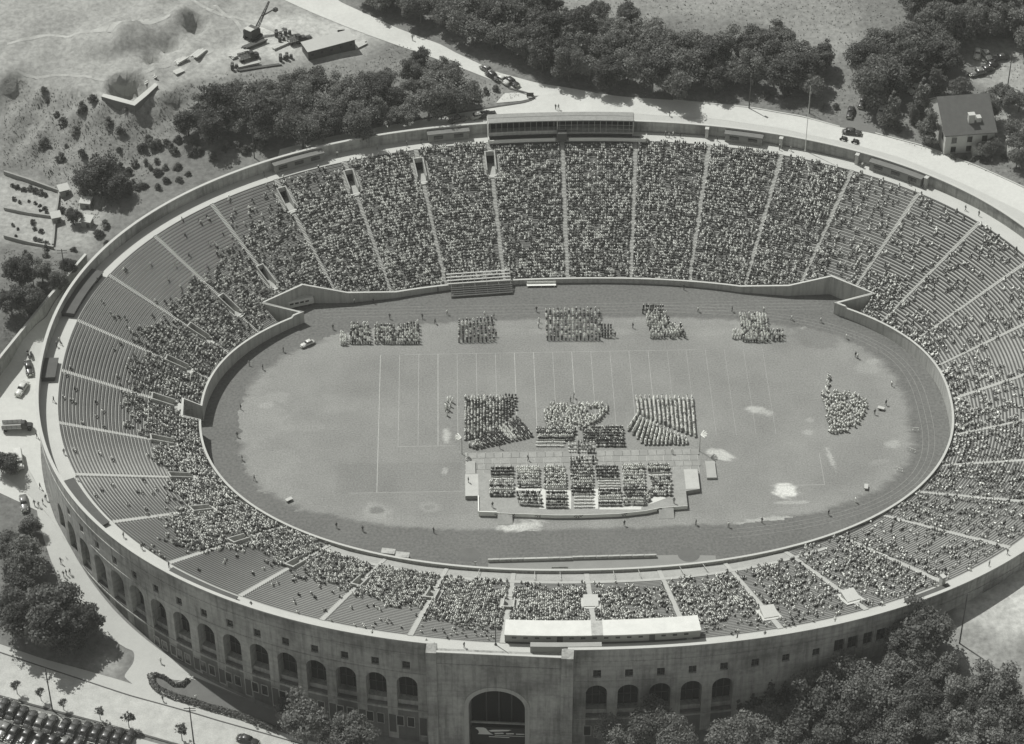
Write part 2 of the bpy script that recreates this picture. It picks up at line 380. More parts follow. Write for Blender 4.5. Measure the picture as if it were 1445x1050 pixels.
# ---- inside ground: field, track
def disk(name, pts, z, m, kind='structure'):
    b = MB(); n = len(pts); c = np.mean(pts, 0)
    b.add([(c[0], c[1], z)]+[(x, y, z) for x, y in pts], [(0, 1+i, 1+(i+1) % n) for i in range(n)])
    o = b.build(name, m); return tag(o, kind=kind)
disk('cinder_track', [tuple(p) for p in sup(98, 60, 2.2, np.linspace(0, 2*np.pi, 200, endpoint=False))], 0.0, M_track)
_ft = np.linspace(0, 2*np.pi, 961)[:-1]; INF = sup(78.0, 37.9, 3.0, _ft)
INF *= (1+.004*np.sin(_ft*37)+.003*np.sin(_ft*71+1)+rng.normal(0, .003, _ft.shape)+.004*np.sin(_ft*13+2*np.sin(_ft*5))+.003*np.sin(_ft*131+3*np.sin(_ft*17)))[:, None]
_rr = np.concatenate([np.linspace(.01, .8, 90), np.linspace(.81, 1, 34)]); FV = (INF[None]*_rr[:, None, None]).reshape(-1, 2)
PATCH = []      # worn / bare places of the turf, metres: x, y, rx, ry, turn, albedo factor
def patch(px, py, rx, ry, v, rot=0): c = uz(px, py); PATCH.append((c[0], c[1], rx, ry, rot, v/.205))
for a in [(1145,467,3.4,2.2,.42,-.2),(1150,476,6.4,4.6,.165,-.2),(1067,578,2.7,1.3,.40,-.2),(1080,582,2.0,1.0,.34,-.3),(1017,642,3.2,1.7,.42,-.45),(1108,692,2.9,2.7,.52,0),(1119,709,4.2,.6,.30,0),(1085,735,6.5,1.3,.34,.05),(1060,738,4,.7,.3,0),
          (1173,648,.5,3.6,.36,.12),(532,722,3.6,3.0,.25,0),(531,720,1.7,1.4,.15,0),(607,716,2.6,1.6,.25,0),(607,716,1.4,.8,.2,0),(733,739,5.2,3.0,.46,0),(1258,627,2.0,1.3,.29,.3),(1240,652,2.4,1.0,.25,.2),(1225,520,3,2.2,.25,0),(1232,510,1.5,1,.28,0),
          (360,590,7,9,.235,.2),(385,655,7,5,.23,.2),(470,570,9,3.5,.225,0),(480,470,9,3,.225,0),(430,730,5,1.4,.25,-.6),(660,735,14,2.2,.225,0),(360,700,3,2,.22,.3),(400,603,14,1.6,.23,0),(390,560,3,2,.25,0),(375,572,2,1.2,.28,0),(1140,610,1.2,1,.27,0),(1143,593,1,.8,.27,0),(755,468,3,1.2,.25,0),(870,468,5,1.5,.235,0),(700,470,10,2.4,.22,0),(1000,468,7,2,.225,0),(630,615,.8,2.4,.38,0),(628,665,.7,1.5,.33,0)]: patch(*a)
_fa = np.ones(len(FV)); _fn = np.zeros(len(FV))
for s_, a_ in ((.55, .5), (1.3, .3), (2.9, .2)): _fn += a_*np.sin(FV[:, 0]*s_*2.1+np.sin(FV[:, 1]*s_*1.7+s_)*2)*np.sin(FV[:, 1]*s_*2.3+np.sin(FV[:, 0]*s_*1.3)*2)
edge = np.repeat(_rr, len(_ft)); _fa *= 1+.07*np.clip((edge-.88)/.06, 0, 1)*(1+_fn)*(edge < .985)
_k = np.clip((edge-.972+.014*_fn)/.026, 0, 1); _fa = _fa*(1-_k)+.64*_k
for x, y, rx, ry, rot, v in PATCH:
    u, w_ = FV[:, 0]-x, FV[:, 1]-y; a_ = (u*math.cos(rot)+w_*math.sin(rot))/rx; b_ = (-u*math.sin(rot)+w_*math.cos(rot))/ry
    k_ = np.clip((1.12-np.sqrt(a_*a_+b_*b_)+.38*_fn)/.35, 0, 1); _fa = _fa*(1-k_)+v*k_
# mown darker rectangles beyond the goal line and the sidelines
for x0, x1, y0, y1, v in ((-54.9, -27, -24.4, -14.5, .93), (-54.9, -45.7, -24.4, 24, .975), (-45.7, -20, 5, 24.4, .96), (-20, 45, 2, 24.4, .985)):
    _fa = np.where((FV[:, 0] > x0) & (FV[:, 0] < x1) & (FV[:, 1] > y0) & (FV[:, 1] < y1), _fa*v, _fa)
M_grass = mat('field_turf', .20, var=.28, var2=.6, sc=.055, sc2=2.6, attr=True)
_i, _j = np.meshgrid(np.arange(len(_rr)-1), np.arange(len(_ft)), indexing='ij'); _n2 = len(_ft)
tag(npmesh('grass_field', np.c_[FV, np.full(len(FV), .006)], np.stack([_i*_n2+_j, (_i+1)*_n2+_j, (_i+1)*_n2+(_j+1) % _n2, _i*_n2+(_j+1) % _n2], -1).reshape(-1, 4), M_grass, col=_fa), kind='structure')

# ================================================================== STADIUM
stadium = empty('stadium', label='huge oval concrete stadium bowl with arched outer wall and stepped bench seating', cat='stadium')
QS = np.arange(0, PER, .8)
# ---- outer wall with arches: bays of a third of a section
BAY = DQ/3
def facept(q, z, out=0.0):
    c = Cq(q)-Nq(q)*out; return (c[0], c[1], z)
GATE0, GATE1 = 484.4, 512.9
arch_j = list(range(-2, 0))
wall = MB(); archs = []; wins = []
ARW, ARZ0, ARS = 2.15, .7, 7.6       # half width, sill height, springing height
def bayrange(q0, q1, z0, z1, n):
    for i in range(n):
        a, b = q0+(q1-q0)*i/n, q0+(q1-q0)*(i+1)/n
        wall.add([facept(a, z0), facept(b, z0), facept(b, z1), facept(a, z1)], [(0, 1, 2, 3)])
ZLOW = -12.0
NB = 108
for j in range(NB):
    qc = QA+BAY*j; q0, q1 = qc-BAY/2, qc+BAY/2
    has_arch = (33 <= j <= 48) or (54 <= j <= 58); has_win = (34 <= j <= 48) or (54 <= j <= 61); pair = j in (62, 63)
    if GATE0-1 < qc < GATE1+1:
        if j == 49: bayrange(q0, GATE0+.3, ZLOW, ZC, 1)
        if j == 53: bayrange(GATE1-.3, q1, ZLOW, ZC, 1)
        continue
    lo = ZLOW
    if not (has_arch or has_win or pair):
        bayrange(q0, q1, lo, ZC, 3); continue
    def hole_rect(qa, qb, za, zt, dep=.5):
        # reveal + pane
        p = [facept(qa, za), facept(qb, za), facept(qb, zt), facept(qa, zt)]; r = [facept(qa, za, -dep), facept(qb, za, -dep), facept(qb, zt, -dep), facept(qa, zt, -dep)]
        wall.add(p+r, [(0, 4, 5, 1), (1, 5, 6, 2), (2, 6, 7, 3), (3, 7, 4, 0)]); wins.append((r, qa, qb, za, zt))
    if pair:
        hs = [(qc-2.6, qc-.35), (qc+.35, qc+2.6)]; za, zt = 11.6, 15.4
        xs = [q0]+[e for h in hs for e in h]+[q1]
        bayrange(q0, q1, lo, za, 3); bayrange(q0, q1, zt, ZC, 3)
        for i in range(0, len(xs)-1, 2): bayrange(xs[i], xs[i+1], za, zt, 1)
        for a, b in hs: hole_rect(a, b, za, zt, .7)
        continue
    wz0, wz1, hw = 12.0, 14.2, .8
    top0 = ZC; zsplit = 11.0
    if has_win:
        bayrange(q0, q1, zsplit, wz0, 3); bayrange(q0, q1, wz1, ZC, 3); bayrange(q0, qc-hw, wz0, wz1, 2); bayrange(qc+hw, q1, wz0, wz1, 2); hole_rect(qc-hw, qc+hw, wz0, wz1)
    else: bayrange(q0, q1, zsplit, ZC, 3)
    if not has_arch: bayrange(q0, q1, lo, zsplit, 3); continue
    # arch
    bayrange(q0, qc-ARW, lo, ARS, 2); bayrange(qc+ARW, q1, lo, ARS, 2); bayrange(qc-ARW, qc+ARW, lo, ARZ0, 3)
    na = 14; ap = [(qc-ARW*math.cos(math.pi*i/na), ARS+ARW*1.02*math.sin(math.pi*i/na)) for i in range(na+1)]
    tq = [q0+(q1-q0)*i/na for i in range(na+1)]
    for i in range(na):
        wall.add([facept(*ap[i]), facept(*ap[i+1]), facept(tq[i+1], zsplit), facept(tq[i], zsplit)], [(0, 1, 2, 3)])
    wall.add([facept(q0, ARS), facept(qc-ARW, ARS), facept(q0, zsplit)], [(0, 1, 2)]); wall.add([facept(qc+ARW, ARS), facept(q1, ARS), facept(q1, zsplit)], [(0, 1, 2)])
    outl = [(qc-ARW, ARZ0)]+ap+[(qc+ARW, ARZ0)]; nn = len(outl)
    wall.add([facept(q, z) for q, z in outl]+[facept(q, z, -2.4) for q, z in outl], [(i, i+1, nn+i+1, nn+i) for i in range(nn-1)]+[(nn-1, 0, nn, 2*nn-1)])
    archs.append((qc, outl))
# parapet inner face + top closes the wall (thickness .45)
n = len(QS); Vt = []
ringz = [(0.0, ZC), (.45, ZC), (.45, ZP-.2)]
for d, z in ringz: Vt.append(P3(QS, d, z))
Vt = np.concatenate(Vt); b0 = len(wall.v); F = []
for r in range(2):
    for i in range(n):
        i2 = (i+1) % n
        if not (GATE0+1 < QS[i] < GATE1-1.8): F.append((r*n+i, r*n+i2, (r+1)*n+i2, (r+1)*n+i))
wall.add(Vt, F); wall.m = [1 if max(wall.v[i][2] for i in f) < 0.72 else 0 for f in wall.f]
ow = wall.build('outer_wall', [M_wall, M_base], stadium)
# coping and string courses
cp = MB()
def course(d0, d1, z0, z1, qa=0, qb=None, step=1.6, mb=cp):
    qb = PER if qb is None else qb; Q = np.arange(qa, qb+step*.5, step) if qb != PER else np.linspace(0, PER, 430)
    rings = [[tuple(P3(q, d0, z0)), tuple(P3(q, d1, z0)), tuple(P3(q, d1, z1)), tuple(P3(q, d0, z1))] for q in Q]
    mb.loft(rings)
course(-.14, .58, ZC+.003, ZC+.22, GATE1-.8, GATE0+PER+.8); cpo = cp.build('coping', M_conc_l, stadium)
sc_ = MB()
for za in (16.3, ): course(-.12, -.003, za, za+.35, 300, GATE0-.6, mb=sc_); course(-.12, -.003, za, za+.35, GATE1+.8, 660, mb=sc_)
course(-.16, -.003, -.15, .3, 370, GATE0-.6, mb=sc_); course(-.16, -.003, -.15, .3, GATE1+.8, 560, mb=sc_)
course(-.1, -.003, 10.9, 11.05, 400, GATE0-.6, mb=sc_); course(-.1, -.003, 10.9, 11.05, GATE1+.8, 600, mb=sc_)
sc_.build('string_course', M_wall, stadium)
for qc, outl in archs:
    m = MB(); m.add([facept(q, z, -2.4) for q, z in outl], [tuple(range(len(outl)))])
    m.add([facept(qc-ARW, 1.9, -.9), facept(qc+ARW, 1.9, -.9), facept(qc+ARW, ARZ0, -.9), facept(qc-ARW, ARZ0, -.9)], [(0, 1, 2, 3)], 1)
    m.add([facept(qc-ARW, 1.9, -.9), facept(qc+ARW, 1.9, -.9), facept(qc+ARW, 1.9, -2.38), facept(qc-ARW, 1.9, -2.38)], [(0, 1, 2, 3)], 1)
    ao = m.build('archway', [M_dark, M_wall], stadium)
    mu = MB()
    for dq in (-.72, .72): mu.bar(facept(qc+dq, ARZ0+1.2, -2.2), facept(qc+dq, ARS+1.9, -2.2), .12, .12)
    mu.bar(facept(qc-ARW, 5.0, -2.2), facept(qc+ARW, 5.0, -2.2), .14, .14); mu.build('mullion', M_dkroof, ao)
for r, qa, qb, za, zt in wins:
    m = MB(); m.add(r, [(0, 1, 2, 3)]); wo = m.build('window', M_glass, stadium)
    f = MB(); c = (qa+qb)/2
    f.bar(facept(c, za, -.44), facept(c, zt, -.44), .08, .08); f.bar(facept(qa, (za+zt)/2, -.44), facept(qb, (za+zt)/2, -.44), .08, .08)
    f.build('frame', M_dkroof, wo)
# ground storey doors and windows under the arches
gd = 0
for j in list(range(39, 49))+list(range(54, 57)):
    qc = QA+BAY*j; zg = gz(*facept(qc, 0, 1.0)[:2])
    for dq, hw, z0, z1 in ((-1.7, .75, -4.9, -2.0), (.55, .75, -4.9, -2.0), (3.1, .8, -7.2, -1.7)):
        z0 = max(z0, zg+.3)
        if z1-z0 < .8: continue
        m = MB(); m.add([facept(qc+dq-hw, z0, .02), facept(qc+dq+hw, z0, .02), facept(qc+dq+hw, z1, .02), facept(qc+dq-hw, z1, .02)], [(0, 1, 2, 3)])
        o = m.build('lower_window' if hw < .78 else 'lower_door', M_glass if hw < .78 else M_dkroof, stadium)
        f = MB()
        for a, b in (((-hw, z0), (-hw, z1)), ((hw, z0), (hw, z1)), ((-hw, z1), (hw, z1)), ((-hw, z0), (hw, z0))):
            f.bar(facept(qc+dq+a[0], a[1], .05), facept(qc+dq+b[0], b[1], .05), .16, .12)
        f.build('frame', M_conc, o)
# ---- promenade
pm = MB(); Q = np.linspace(0, PER, 601)
pm.loft([[tuple(P3(q, .45, ZP)), tuple(P3(q, D0, ZP)), tuple(P3(q, D0, ZP-1.0)), tuple(P3(q, .45, ZP-1.0))] for q in Q[:-1]]+[[tuple(P3(0, .45, ZP)), tuple(P3(0, D0, ZP)), tuple(P3(0, D0, ZP-1.0)), tuple(P3(0, .45, ZP-1.0))]], cap=False)
pm.build('promenade', M_conc_l, stadium)
# ---- seating sections
VOM = {}
for k in (1, 2, 3, 4): VOM[k] = 10.4
for k in range(5, 18): VOM[k] = [26.7, 28.1, 28.2, 27.9, 27.1, 26.9, 28.0, 26.6, 25.5, 26.1, 26.1, 26.2, 24.6][k-5]
HATCH = {18: 24.9, 20: 11.9, 21: 11.3}
VL, VW = 2.7, 2.3                       # half length along the slope, half width taken out of the seating
NROW = 51; AIS = .62
SEATS = []                              # (q, d, z) of every seat
BOX_D = 36.0
def blocked(k, dm):
    c = VOM.get(k % 36, HATCH.get(k % 36))
    return c is not None and abs(dm-c) < VL+.2
for k in range(36):
    tv, tf, bv, bf = [], [], [], []
    def quad(Vl, Fl, a, b, c, d):
        i = len(Vl); Vl += [a, b, c, d]; Fl.append((i, i+1, i+2, i+3))
    for r in range(NROW):
        d0 = D0+RP*r; d1 = d0+RP; z = ZP-RH*(r+1)
        ra = VW if blocked(k, d0+.4) else AIS; rb = VW if blocked(k+1, d0+.4) else AIS
        q = np.linspace(qk(k)+ra, qk(k+1)-rb, 19); dm = dmax_of(q, .2)
        a = np.minimum(d0, dm); b = np.minimum(d1, dm)
        if (b-a).max() < .02: continue
        zt = z
        t0 = P3(q, a, zt); t1 = P3(q, b, zt); u0 = P3(q, a, z+RH)
        full = (b-a) > .7; some = (b-a) > .02
        for i in range(18):
            if not (some[i] or some[i+1]): continue
            quad(tv, tf, t0[i], t0[i+1], t1[i+1], t1[i]); quad(tv, tf, u0[i], u0[i+1], t0[i+1], t0[i])
        near_box = (k in (14, 15, 16, 17, 18, 19, 20)) and d0 > BOX_D-.2
        if near_box: continue
        p0 = P3(q, a+.10, z+.43); p1 = P3(q, a+.42, z+.43); p2 = P3(q, a+.42, z+.30)
        for i in range(18):
            if full[i] and full[i+1]:
                quad(bv, bf, p0[i], p0[i+1], p1[i+1], p1[i]); quad(bv, bf, p1[i], p1[i+1], p2[i+1], p2[i])
        L = q[-1]-q[0]; m_ = int(L/.52); qs = np.linspace(q[0]+.3, q[-1]-.3, m_); ds = dmax_of(qs, .2)
        for s_, dd in zip(qs, ds):
            if d1 < dd-.1: SEATS.append((s_, d0+.27, z+.43))
    sec = npmesh('seating_section', np.array(tv), np.array(tf)[:, ::-1], M_tread, parent=stadium)
    if bv: npmesh('bench_rows', np.array(bv), np.array(bf)[:, ::-1], M_bench, parent=sec)
SEATS = np.array(SEATS)
# ---- aisles, vomitories and hatches
M_aisle = mat('aisle_concrete', .38, var=.12, sc=.5, sc2=3)
def stairs(m, qc, hw, da, db, lift=.05):
    s = RP/2; r = math.floor((da-D0)/s); d = D0+r*s
    while d < db-.05:
        a, b = max(d, da), min(d+s, db); z = ZP-RH*.5*(round((d-D0)/s)+.6)+lift
        A = [P3(qc-hw, a, z), P3(qc+hw, a, z), P3(qc+hw, b, z), P3(qc-hw, b, z)]; U = [P3(qc-hw, a, z+RH*.5), P3(qc+hw, a, z+RH*.5)]
        E_ = [P3(qc-hw, a, z-.5), P3(qc+hw, a, z-.5), P3(qc+hw, b, z-.5), P3(qc-hw, b, z-.5)]
        m.add(A+U+E_, [(3, 2, 1, 0), (0, 1, 5, 4), (0, 3, 9, 6), (2, 1, 7, 8)]); d += s
for k in range(36):
    q = qk(k); dm = float(dmax_of(np.array([q]), .25)[0]); c = VOM.get(k, HATCH.get(k))
    a = MB()
    if c is None: stairs(a, q, AIS-.02, D0, dm)
    else:
        stairs(a, q, AIS-.02, D0, c-VL); a2 = MB(); stairs(a2, q, AIS-.02, c+VL+.6, dm)
        if a2.v: a2.build('aisle', M_aisle, stadium)
    a.build('aisle', M_aisle, stadium)
    if k in VOM:
        da, db = c-VL, c+VL; zf = float(zb(db))-.2; v = MB()
        for sg in (-1, 1):
            qa, qb = q+sg*1.1, q+sg*1.42
            P = []
            for qq in (qa, qb):
                for d, top in ((da, .95), (db-.6, .85)):
                    P += [tuple(P3(qq, d, zf-.3)), tuple(P3(qq, d, float(zb(d))+top))]
            # 0..3 inner face, 4..7 outer face
            v.add(P, [(0, 1, 3, 2), (4, 6, 7, 5), (1, 5, 7, 3), (0, 4, 5, 1), (2, 3, 7, 6)])
            st = MB(); stairs(st, q+sg*1.86, .42, da, db); so_ = st.build('side_stair', M_aisle, stadium)
        P = [tuple(P3(q+s*1.42, d, z)) for d in (da-.3, da) for s, z in ((-1, zf), (1, zf), (1, float(zb(da))+.95), (-1, float(zb(da))+.95))]
        v.add(P, [(0, 1, 2, 3), (7, 6, 5, 4), (3, 2, 6, 7), (0, 3, 7, 4), (1, 5, 6, 2)])
        vo = v.build('vomitory', M_conc, stadium)
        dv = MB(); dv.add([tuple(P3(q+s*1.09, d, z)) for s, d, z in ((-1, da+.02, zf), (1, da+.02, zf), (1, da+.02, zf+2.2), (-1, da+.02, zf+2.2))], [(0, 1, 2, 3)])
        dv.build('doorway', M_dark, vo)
        fl = MB(); fl.add([tuple(P3(q+s*1.1, d, zf)) for s, d in ((-1, da), (1, da), (1, db), (-1, db))], [(3, 2, 1, 0)]); fl.build('floor', M_tread, vo)
        ld = MB(); ld.loft([[tuple(P3(q-h, d, zf-.6)), tuple(P3(q+h, d, zf-.6)), tuple(P3(q+h, d, zf+.02)), tuple(P3(q-h, d, zf+.02))] for d, h in ((db, 1.9), (db+1.1, .8))]); ld.build('landing', M_conc_l, vo)
    elif k in HATCH:
        da, db = c-VL, c+VL; zf = float(zb(c+1.2))
        v = MB(); v.loft([[tuple(P3(q-h, d, z-.8)), tuple(P3(q+h, d, z-.8)), tuple(P3(q+h, d, z)), tuple(P3(q-h, d, z))] for d, h, z in ((da, VW-.1, float(zb(da))+.1), (db, VW-.1, float(zb(db))+.25))])
        vo = v.build('hatch_apron', M_conc_l, stadium)
        v = MB(); v.loft([[tuple(P3(q-1.5, d, zf-1)), tuple(P3(q+1.5, d, zf-1)), tuple(P3(q+1.5, d, zf+1.5)), tuple(P3(q-1.5, d, zf+1.5))] for d in (c-1.6, c+1.5)]); v.build('hatch', M_conc, vo)
        v = MB(); v.loft([[tuple(P3(q-1.65, d, zf+1.5)), tuple(P3(q+1.65, d, zf+1.5)), tuple(P3(q+1.65, d, zf+1.62)), tuple(P3(q-1.65, d, zf+1.62))] for d in (c-1.8, c+1.7)]); v.build('hatch_roof', M_conc_l, vo)
# cross aisle and box seats on the near side
ca = MB(); Q = np.arange(qk(13.6), qk(21.6), 1.2)
ca.loft([[tuple(P3(q, BOX_D-.35, float(zb(BOX_D))-.2)), tuple(P3(q, BOX_D+.35, float(zb(BOX_D))-.2)), tuple(P3(q, BOX_D+.35, float(zb(BOX_D))+.3)), tuple(P3(q, BOX_D-.35, float(zb(BOX_D))+.3))] for q in Q])
ca.build('cross_aisle', M_aisle, stadium)
Q = np.arange(qk(33.3), qk(36.0)+.1, 1.2)
# ---- inner wall
iw = MB(); IWd = []
P = IWA; n = len(P)
def wtop(x, y):
    q, d = qd(x, y); return float(zb(d))+.95
tops = np.array([wtop(*p) for p in P]); tops = np.where((np.abs(P[:, 0]) < 67) & (np.abs(P[:, 0]) > 64) & (P[:, 1] > 30) & (P[:, 1] < 40), 3.3, tops)
lw = []
nxt = np.roll(P, -1, 0); prv = np.roll(P, 1, 0)
T1 = nxt-P; T1 /= np.linalg.norm(T1, axis=1, keepdims=True); T0 = P-prv; T0 /= np.linalg.norm(T0, axis=1, keepdims=True)
N = np.stack([(T1+T0)[:, 1], -(T1+T0)[:, 0]], -1); N /= np.linalg.norm(N, axis=1, keepdims=True)
cs = np.clip((N*np.stack([T1[:, 1], -T1[:, 0]], -1)).sum(1), .45, 1)
O = P+N*(.38/cs)[:, None]
rings = [[(P[i, 0], P[i, 1], -.3), (O[i, 0], O[i, 1], -.3), (O[i, 0], O[i, 1], tops[i]), (P[i, 0], P[i, 1], tops[i])] for i in list(range(n))+[0]]
iw.loft(rings, cap=False); iw.build('inner_wall', M_conc, stadium)
cw = MB(); O2 = P+N*(.46/cs)[:, None]; I2 = P-N*(.06/cs)[:, None]
rings = [[(I2[i, 0], I2[i, 1], tops[i]+.004), (O2[i, 0], O2[i, 1], tops[i]+.004), (O2[i, 0], O2[i, 1], tops[i]+.14), (I2[i, 0], I2[i, 1], tops[i]+.14)] for i in list(range(n))+[0]]
cw.loft(rings, cap=False); cw.build('wall_coping', M_conc_l, stadium)

#NEXT
# ================================================================== ROADS AND PAVEMENTS
def crest_edge(ka, kb, off, n=40):
    q = np.linspace(qk(ka), qk(kb), n); c = Cq(q)-Nq(q)*off; return [tuple(x) for x in c]
def to_xy(e): return [tuple(at(*a)[:2]) for a in e]
drape('road', [(440,-30),(480,3),(560,40),(620,62),(700,102),(760,118),(800,124),(840,131)], [(340,-30),(400,0),(440,18),(520,50),(590,74),(640,92),(700,116),(735,129),(748,136)], M_road, up=.09, n=90)
drape('road', to_xy([(395,211),(470,192),(560,175),(640,160),(700,151),(740,145),(757,139),(768,128),(800,126),(880,137),(960,142),(1060,153),(1130,165),(1190,181),(1235,189),(1300,206),(1380,236),(1450,268),(1520,310),(1600,390)]), crest_edge(3.9, -9.0, 1.0, 120), M_road, up=.07, n=160, px=False)
drape('pavement', to_xy([(880,160),(1000,167),(1098,181),(1190,201),(1270,223),(1350,256),(1445,301),(1530,370),(1590,440)]), crest_edge(-.9, -8.5, .6, 90), M_walk, up=.2, n=110, px=False, k=4)
kerb('kerb', [(880,160),(1000,167),(1098,181),(1190,201),(1270,223),(1350,256),(1445,301),(1530,370),(1590,440)], w=.35, h=.2, n=110)
kerb('kerb', [(950,141),(1060,152),(1130,164),(1185,179)], w=.4, h=.15)
kerb('kerb', [(1235,188),(1300,205),(1380,235),(1450,267),(1520,309)], w=.4, h=.18)
kerb('kerb', [(560,175),(640,160),(700,151),(740,145),(757,139),(752,134),(735,129),(718,125)], w=.5, h=.18, m=M_dkroof)
drape('pavement', [(712,132),(730,131),(748,136)], [(700,146),(735,143),(752,139)], M_road, up=.13, n=20, k=4)
drape('driveway', [(1186,180),(1200,158),(1222,143),(1262,118),(1310,95),(1360,85)], [(1236,189),(1240,172),(1250,150),(1285,130),(1330,108),(1400,110)], mat('gravel_drive', .15, var=.12), up=.08, n=50)
drape('plaza', crest_edge(7.35, 10.8, .8, 40), to_xy([(122,376),(60,452),(6,521),(-70,590),(-80,660)]), M_road, up=.07, n=60, px=False)
drape('plaza', crest_edge(10.4, 14.2, .7, 40), to_xy([(-80,640),(20,640),(44,665),(55,740),(75,801),(94,832),(116,862),(155,901),(178,915)]), M_walk, up=.09, n=70, px=False)
drape('forecourt', [(176,910),(190,921),(189,935),(174,955),(195,972),(225,980)], [(205,908),(240,932),(265,952),(300,975),(290,990),(277,996)], M_walk, up=.08, n=40)
drape('pavement', [(-40,897),(5,911),(60,930),(116,945),(166,959),(215,975),(277,995),(330,1011),(400,1031),(500,1060)], [(-40,908),(0,920),(108,956),(183,981),(300,1014),(400,1042),(490,1068)], M_walk, up=.12, n=90, k=3)
kerb('kerb', [(-40,908.5),(0,920.5),(108,956.5),(183,981.5),(300,1014.5),(400,1042.5),(490,1068.5)], w=.35, h=.12, m=M_dkroof, n=90)
drape('street', [(-40,909),(0,921),(108,957),(183,982),(300,1015),(400,1043),(490,1069)], [(-60,962),(0,981),(127,1015),(249,1049),(340,1076)], M_cobble, up=.06, n=90)
kerb('kerb', [(-60,964),(0,983),(127,1017),(249,1051),(340,1078)], w=.35, h=.16, m=M_dkroof, n=80)
drape('pavement', [(-60,970),(0,989),(127,1023),(249,1057)], [(-60,984),(0,1003),(120,1036),(235,1068)], M_walk, up=.08, n=60, k=3)
drape('parking_lot', [(-60,984),(0,1003),(120,1036),(235,1068)], [(-60,1120),(0,1130),(120,1140),(235,1150)], mat('lot_asphalt', .17, var=.15), up=.06, n=50)

for e1, e2 in (([(225,-20),(290,14),(360,34),(420,60)], [(232,-20),(296,13),(364,32),(424,57)]), ([(10,60),(60,48),(120,44),(170,30),(240,20)], [(10,64),(60,52),(120,47),(170,33),(240,23)]), ([(20,96),(90,104),(150,112),(205,100),(300,70)], [(20,99),(90,107),(150,115),(206,104),(302,73)]), ([(300,8),(330,30),(350,60)], [(306,7),(335,29),(355,58)])):
    drape('dirt_track', e1, e2, mat('rutted_dirt', .34, var=.3, var2=.4, sc=.3), up=.05, n=50, k=2)
# ================================================================== FIELD MARKINGS AND WORN PATCHES
fm = MB()
def rect(m, x0, y0, x1, y1, z=.012, k=0): m.add([(x0, y0, z), (x1, y0, z), (x1, y1, z), (x0, y1, z)], [(0, 1, 2, 3)], k)
YD = .9144
for i in range(21):
    x = (-50+5*i)*YD; y0 = -24.4 if i == 0 else (-8.6 if i < 4 else -7)
    if i in (0, 3, 7, 8, 10): wd = .19
    elif i > 14: wd = .07
    else: wd = .11
    rect(fm, x-wd/2, y0, x+wd/2, 24.38)
for x0, x1, y, wd in ((-52, -26.5, -24.38, .12), (42.5, 54.9, -24.38, .14), (-40, 30, 24.38, .1), (-41.2, -28, -8.9, .12)): rect(fm, x0, y-wd/2, x1, y+wd/2, .016)
rect(fm, 54.8, -24.3, 54.92, -13.5, .016)
o = fm.build('field_lines', M_chalk); tag(o, kind='structure')
tl = MB()
for off in (1.6, 3.0, 4.4):
    e = sup(78.0+off, 37.9+off*.95, 3.0-.05*off, np.linspace(-1.3, 1.45, 150)); e2 = sup(78.0+off+.07, 37.9+off*.95+.07, 3.0-.05*off, np.linspace(-1.3, 1.45, 150))
    for i in range(149): tl.add([(*e[i], .012), (*e[i+1], .012), (*e2[i+1], .012), (*e2[i], .012)], [(3, 2, 1, 0)])
for y in (39.3, 40.5, 41.7, 42.9): rect(tl, -60, y, 62, y+.07)
o = tl.build('lane_lines', mat('lane_lime', .27, var=.3, sc=.4)); tag(o, kind='structure')
for px, py in ((662,783),(972,783)):
    c_ = uz(px, py); disk('shot_circle', [(c_[0]+2.4*math.cos(t), c_[1]+2.2*math.sin(t)) for t in np.linspace(0, 6.283, 41)[:-1]], .03, mat('shot_cinder', .115, var=.2))
# infield dirt beside the near wall
o = disk('dirt_strip', [tuple(uz(x, y)[:2]) for x, y in ((688,806),(690,789),(960,783),(1010,784),(1010,791),(930,805),(833,811),(735,809))], .014, mat('packed_dirt', .215, var=.12, sc=.4))

# ================================================================== PRESS BOXES, BOOTHS, GATE
def curved(m, q0, q1, d0, d1, z0, z1, step=1.2, mi=0):
    Q = np.linspace(q0, q1, max(2, int(abs(q1-q0)/step)+1))
    m.loft([[tuple(P3(q, d0, z0)), tuple(P3(q, d1, z0)), tuple(P3(q, d1, z1)), tuple(P3(q, d0, z1))] for q in Q], mi); return m
# far press box: two storeys of open boxes on the crest
pb = empty('press_box', tuple(P3(qk(0), 3, ZP)), label='long two level roofed press box on the far rim of the stadium', cat='press box')
pb.location = (0, 0, 0)
qa, qb = qk(.99), qk(-.96)
rm_ = MB(); curved(rm_, qa, qb, .2, 4.1, 22.4, 22.65); curved(rm_, qa, qb, 1.9, 2.0, 22.652, 22.72)
rm_.build('roof', mat('gravel_roof', .24, var=.25, sc=1, sc2=5), pb)
curved(MB(), qa+.05, qb-.05, .2, .44, 16.5, 22.39).build('back_wall', M_wall, pb)
for q in (qa, qk(.06), qb): curved(MB(), q-.12, q+.12, .45, 4.0, 17, 22.39).build('end_wall', M_conc_l, pb)
curved(MB(), qa-.1, qb+.1, .45, 4.3, 18.8, 19.05).build('upper_floor', M_conc, pb)
curved(MB(), qa-.1, qk(.05), 4.02, 4.2, 19.06, 19.75).build('window_sill', M_conc, pb)
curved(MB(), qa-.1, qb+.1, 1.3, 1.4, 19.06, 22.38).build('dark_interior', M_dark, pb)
gm = MB()
for q in np.arange(qb+1, qa, 1.5): gm.bar(tuple(P3(q, 4.05, 19.1)), tuple(P3(q, 4.05, 22.4)), .09)
for z in (20.0, 21.2): curved(gm, qb, qk(.05), 4.02, 4.1, z-.04, z+.04)
gm.build('window_mullion', M_conc, pb)
curved(MB(), qa-.1, qb+.1, 3.2, 3.4, 16.8, 18.79).build('lower_wall', M_dkroof, pb)
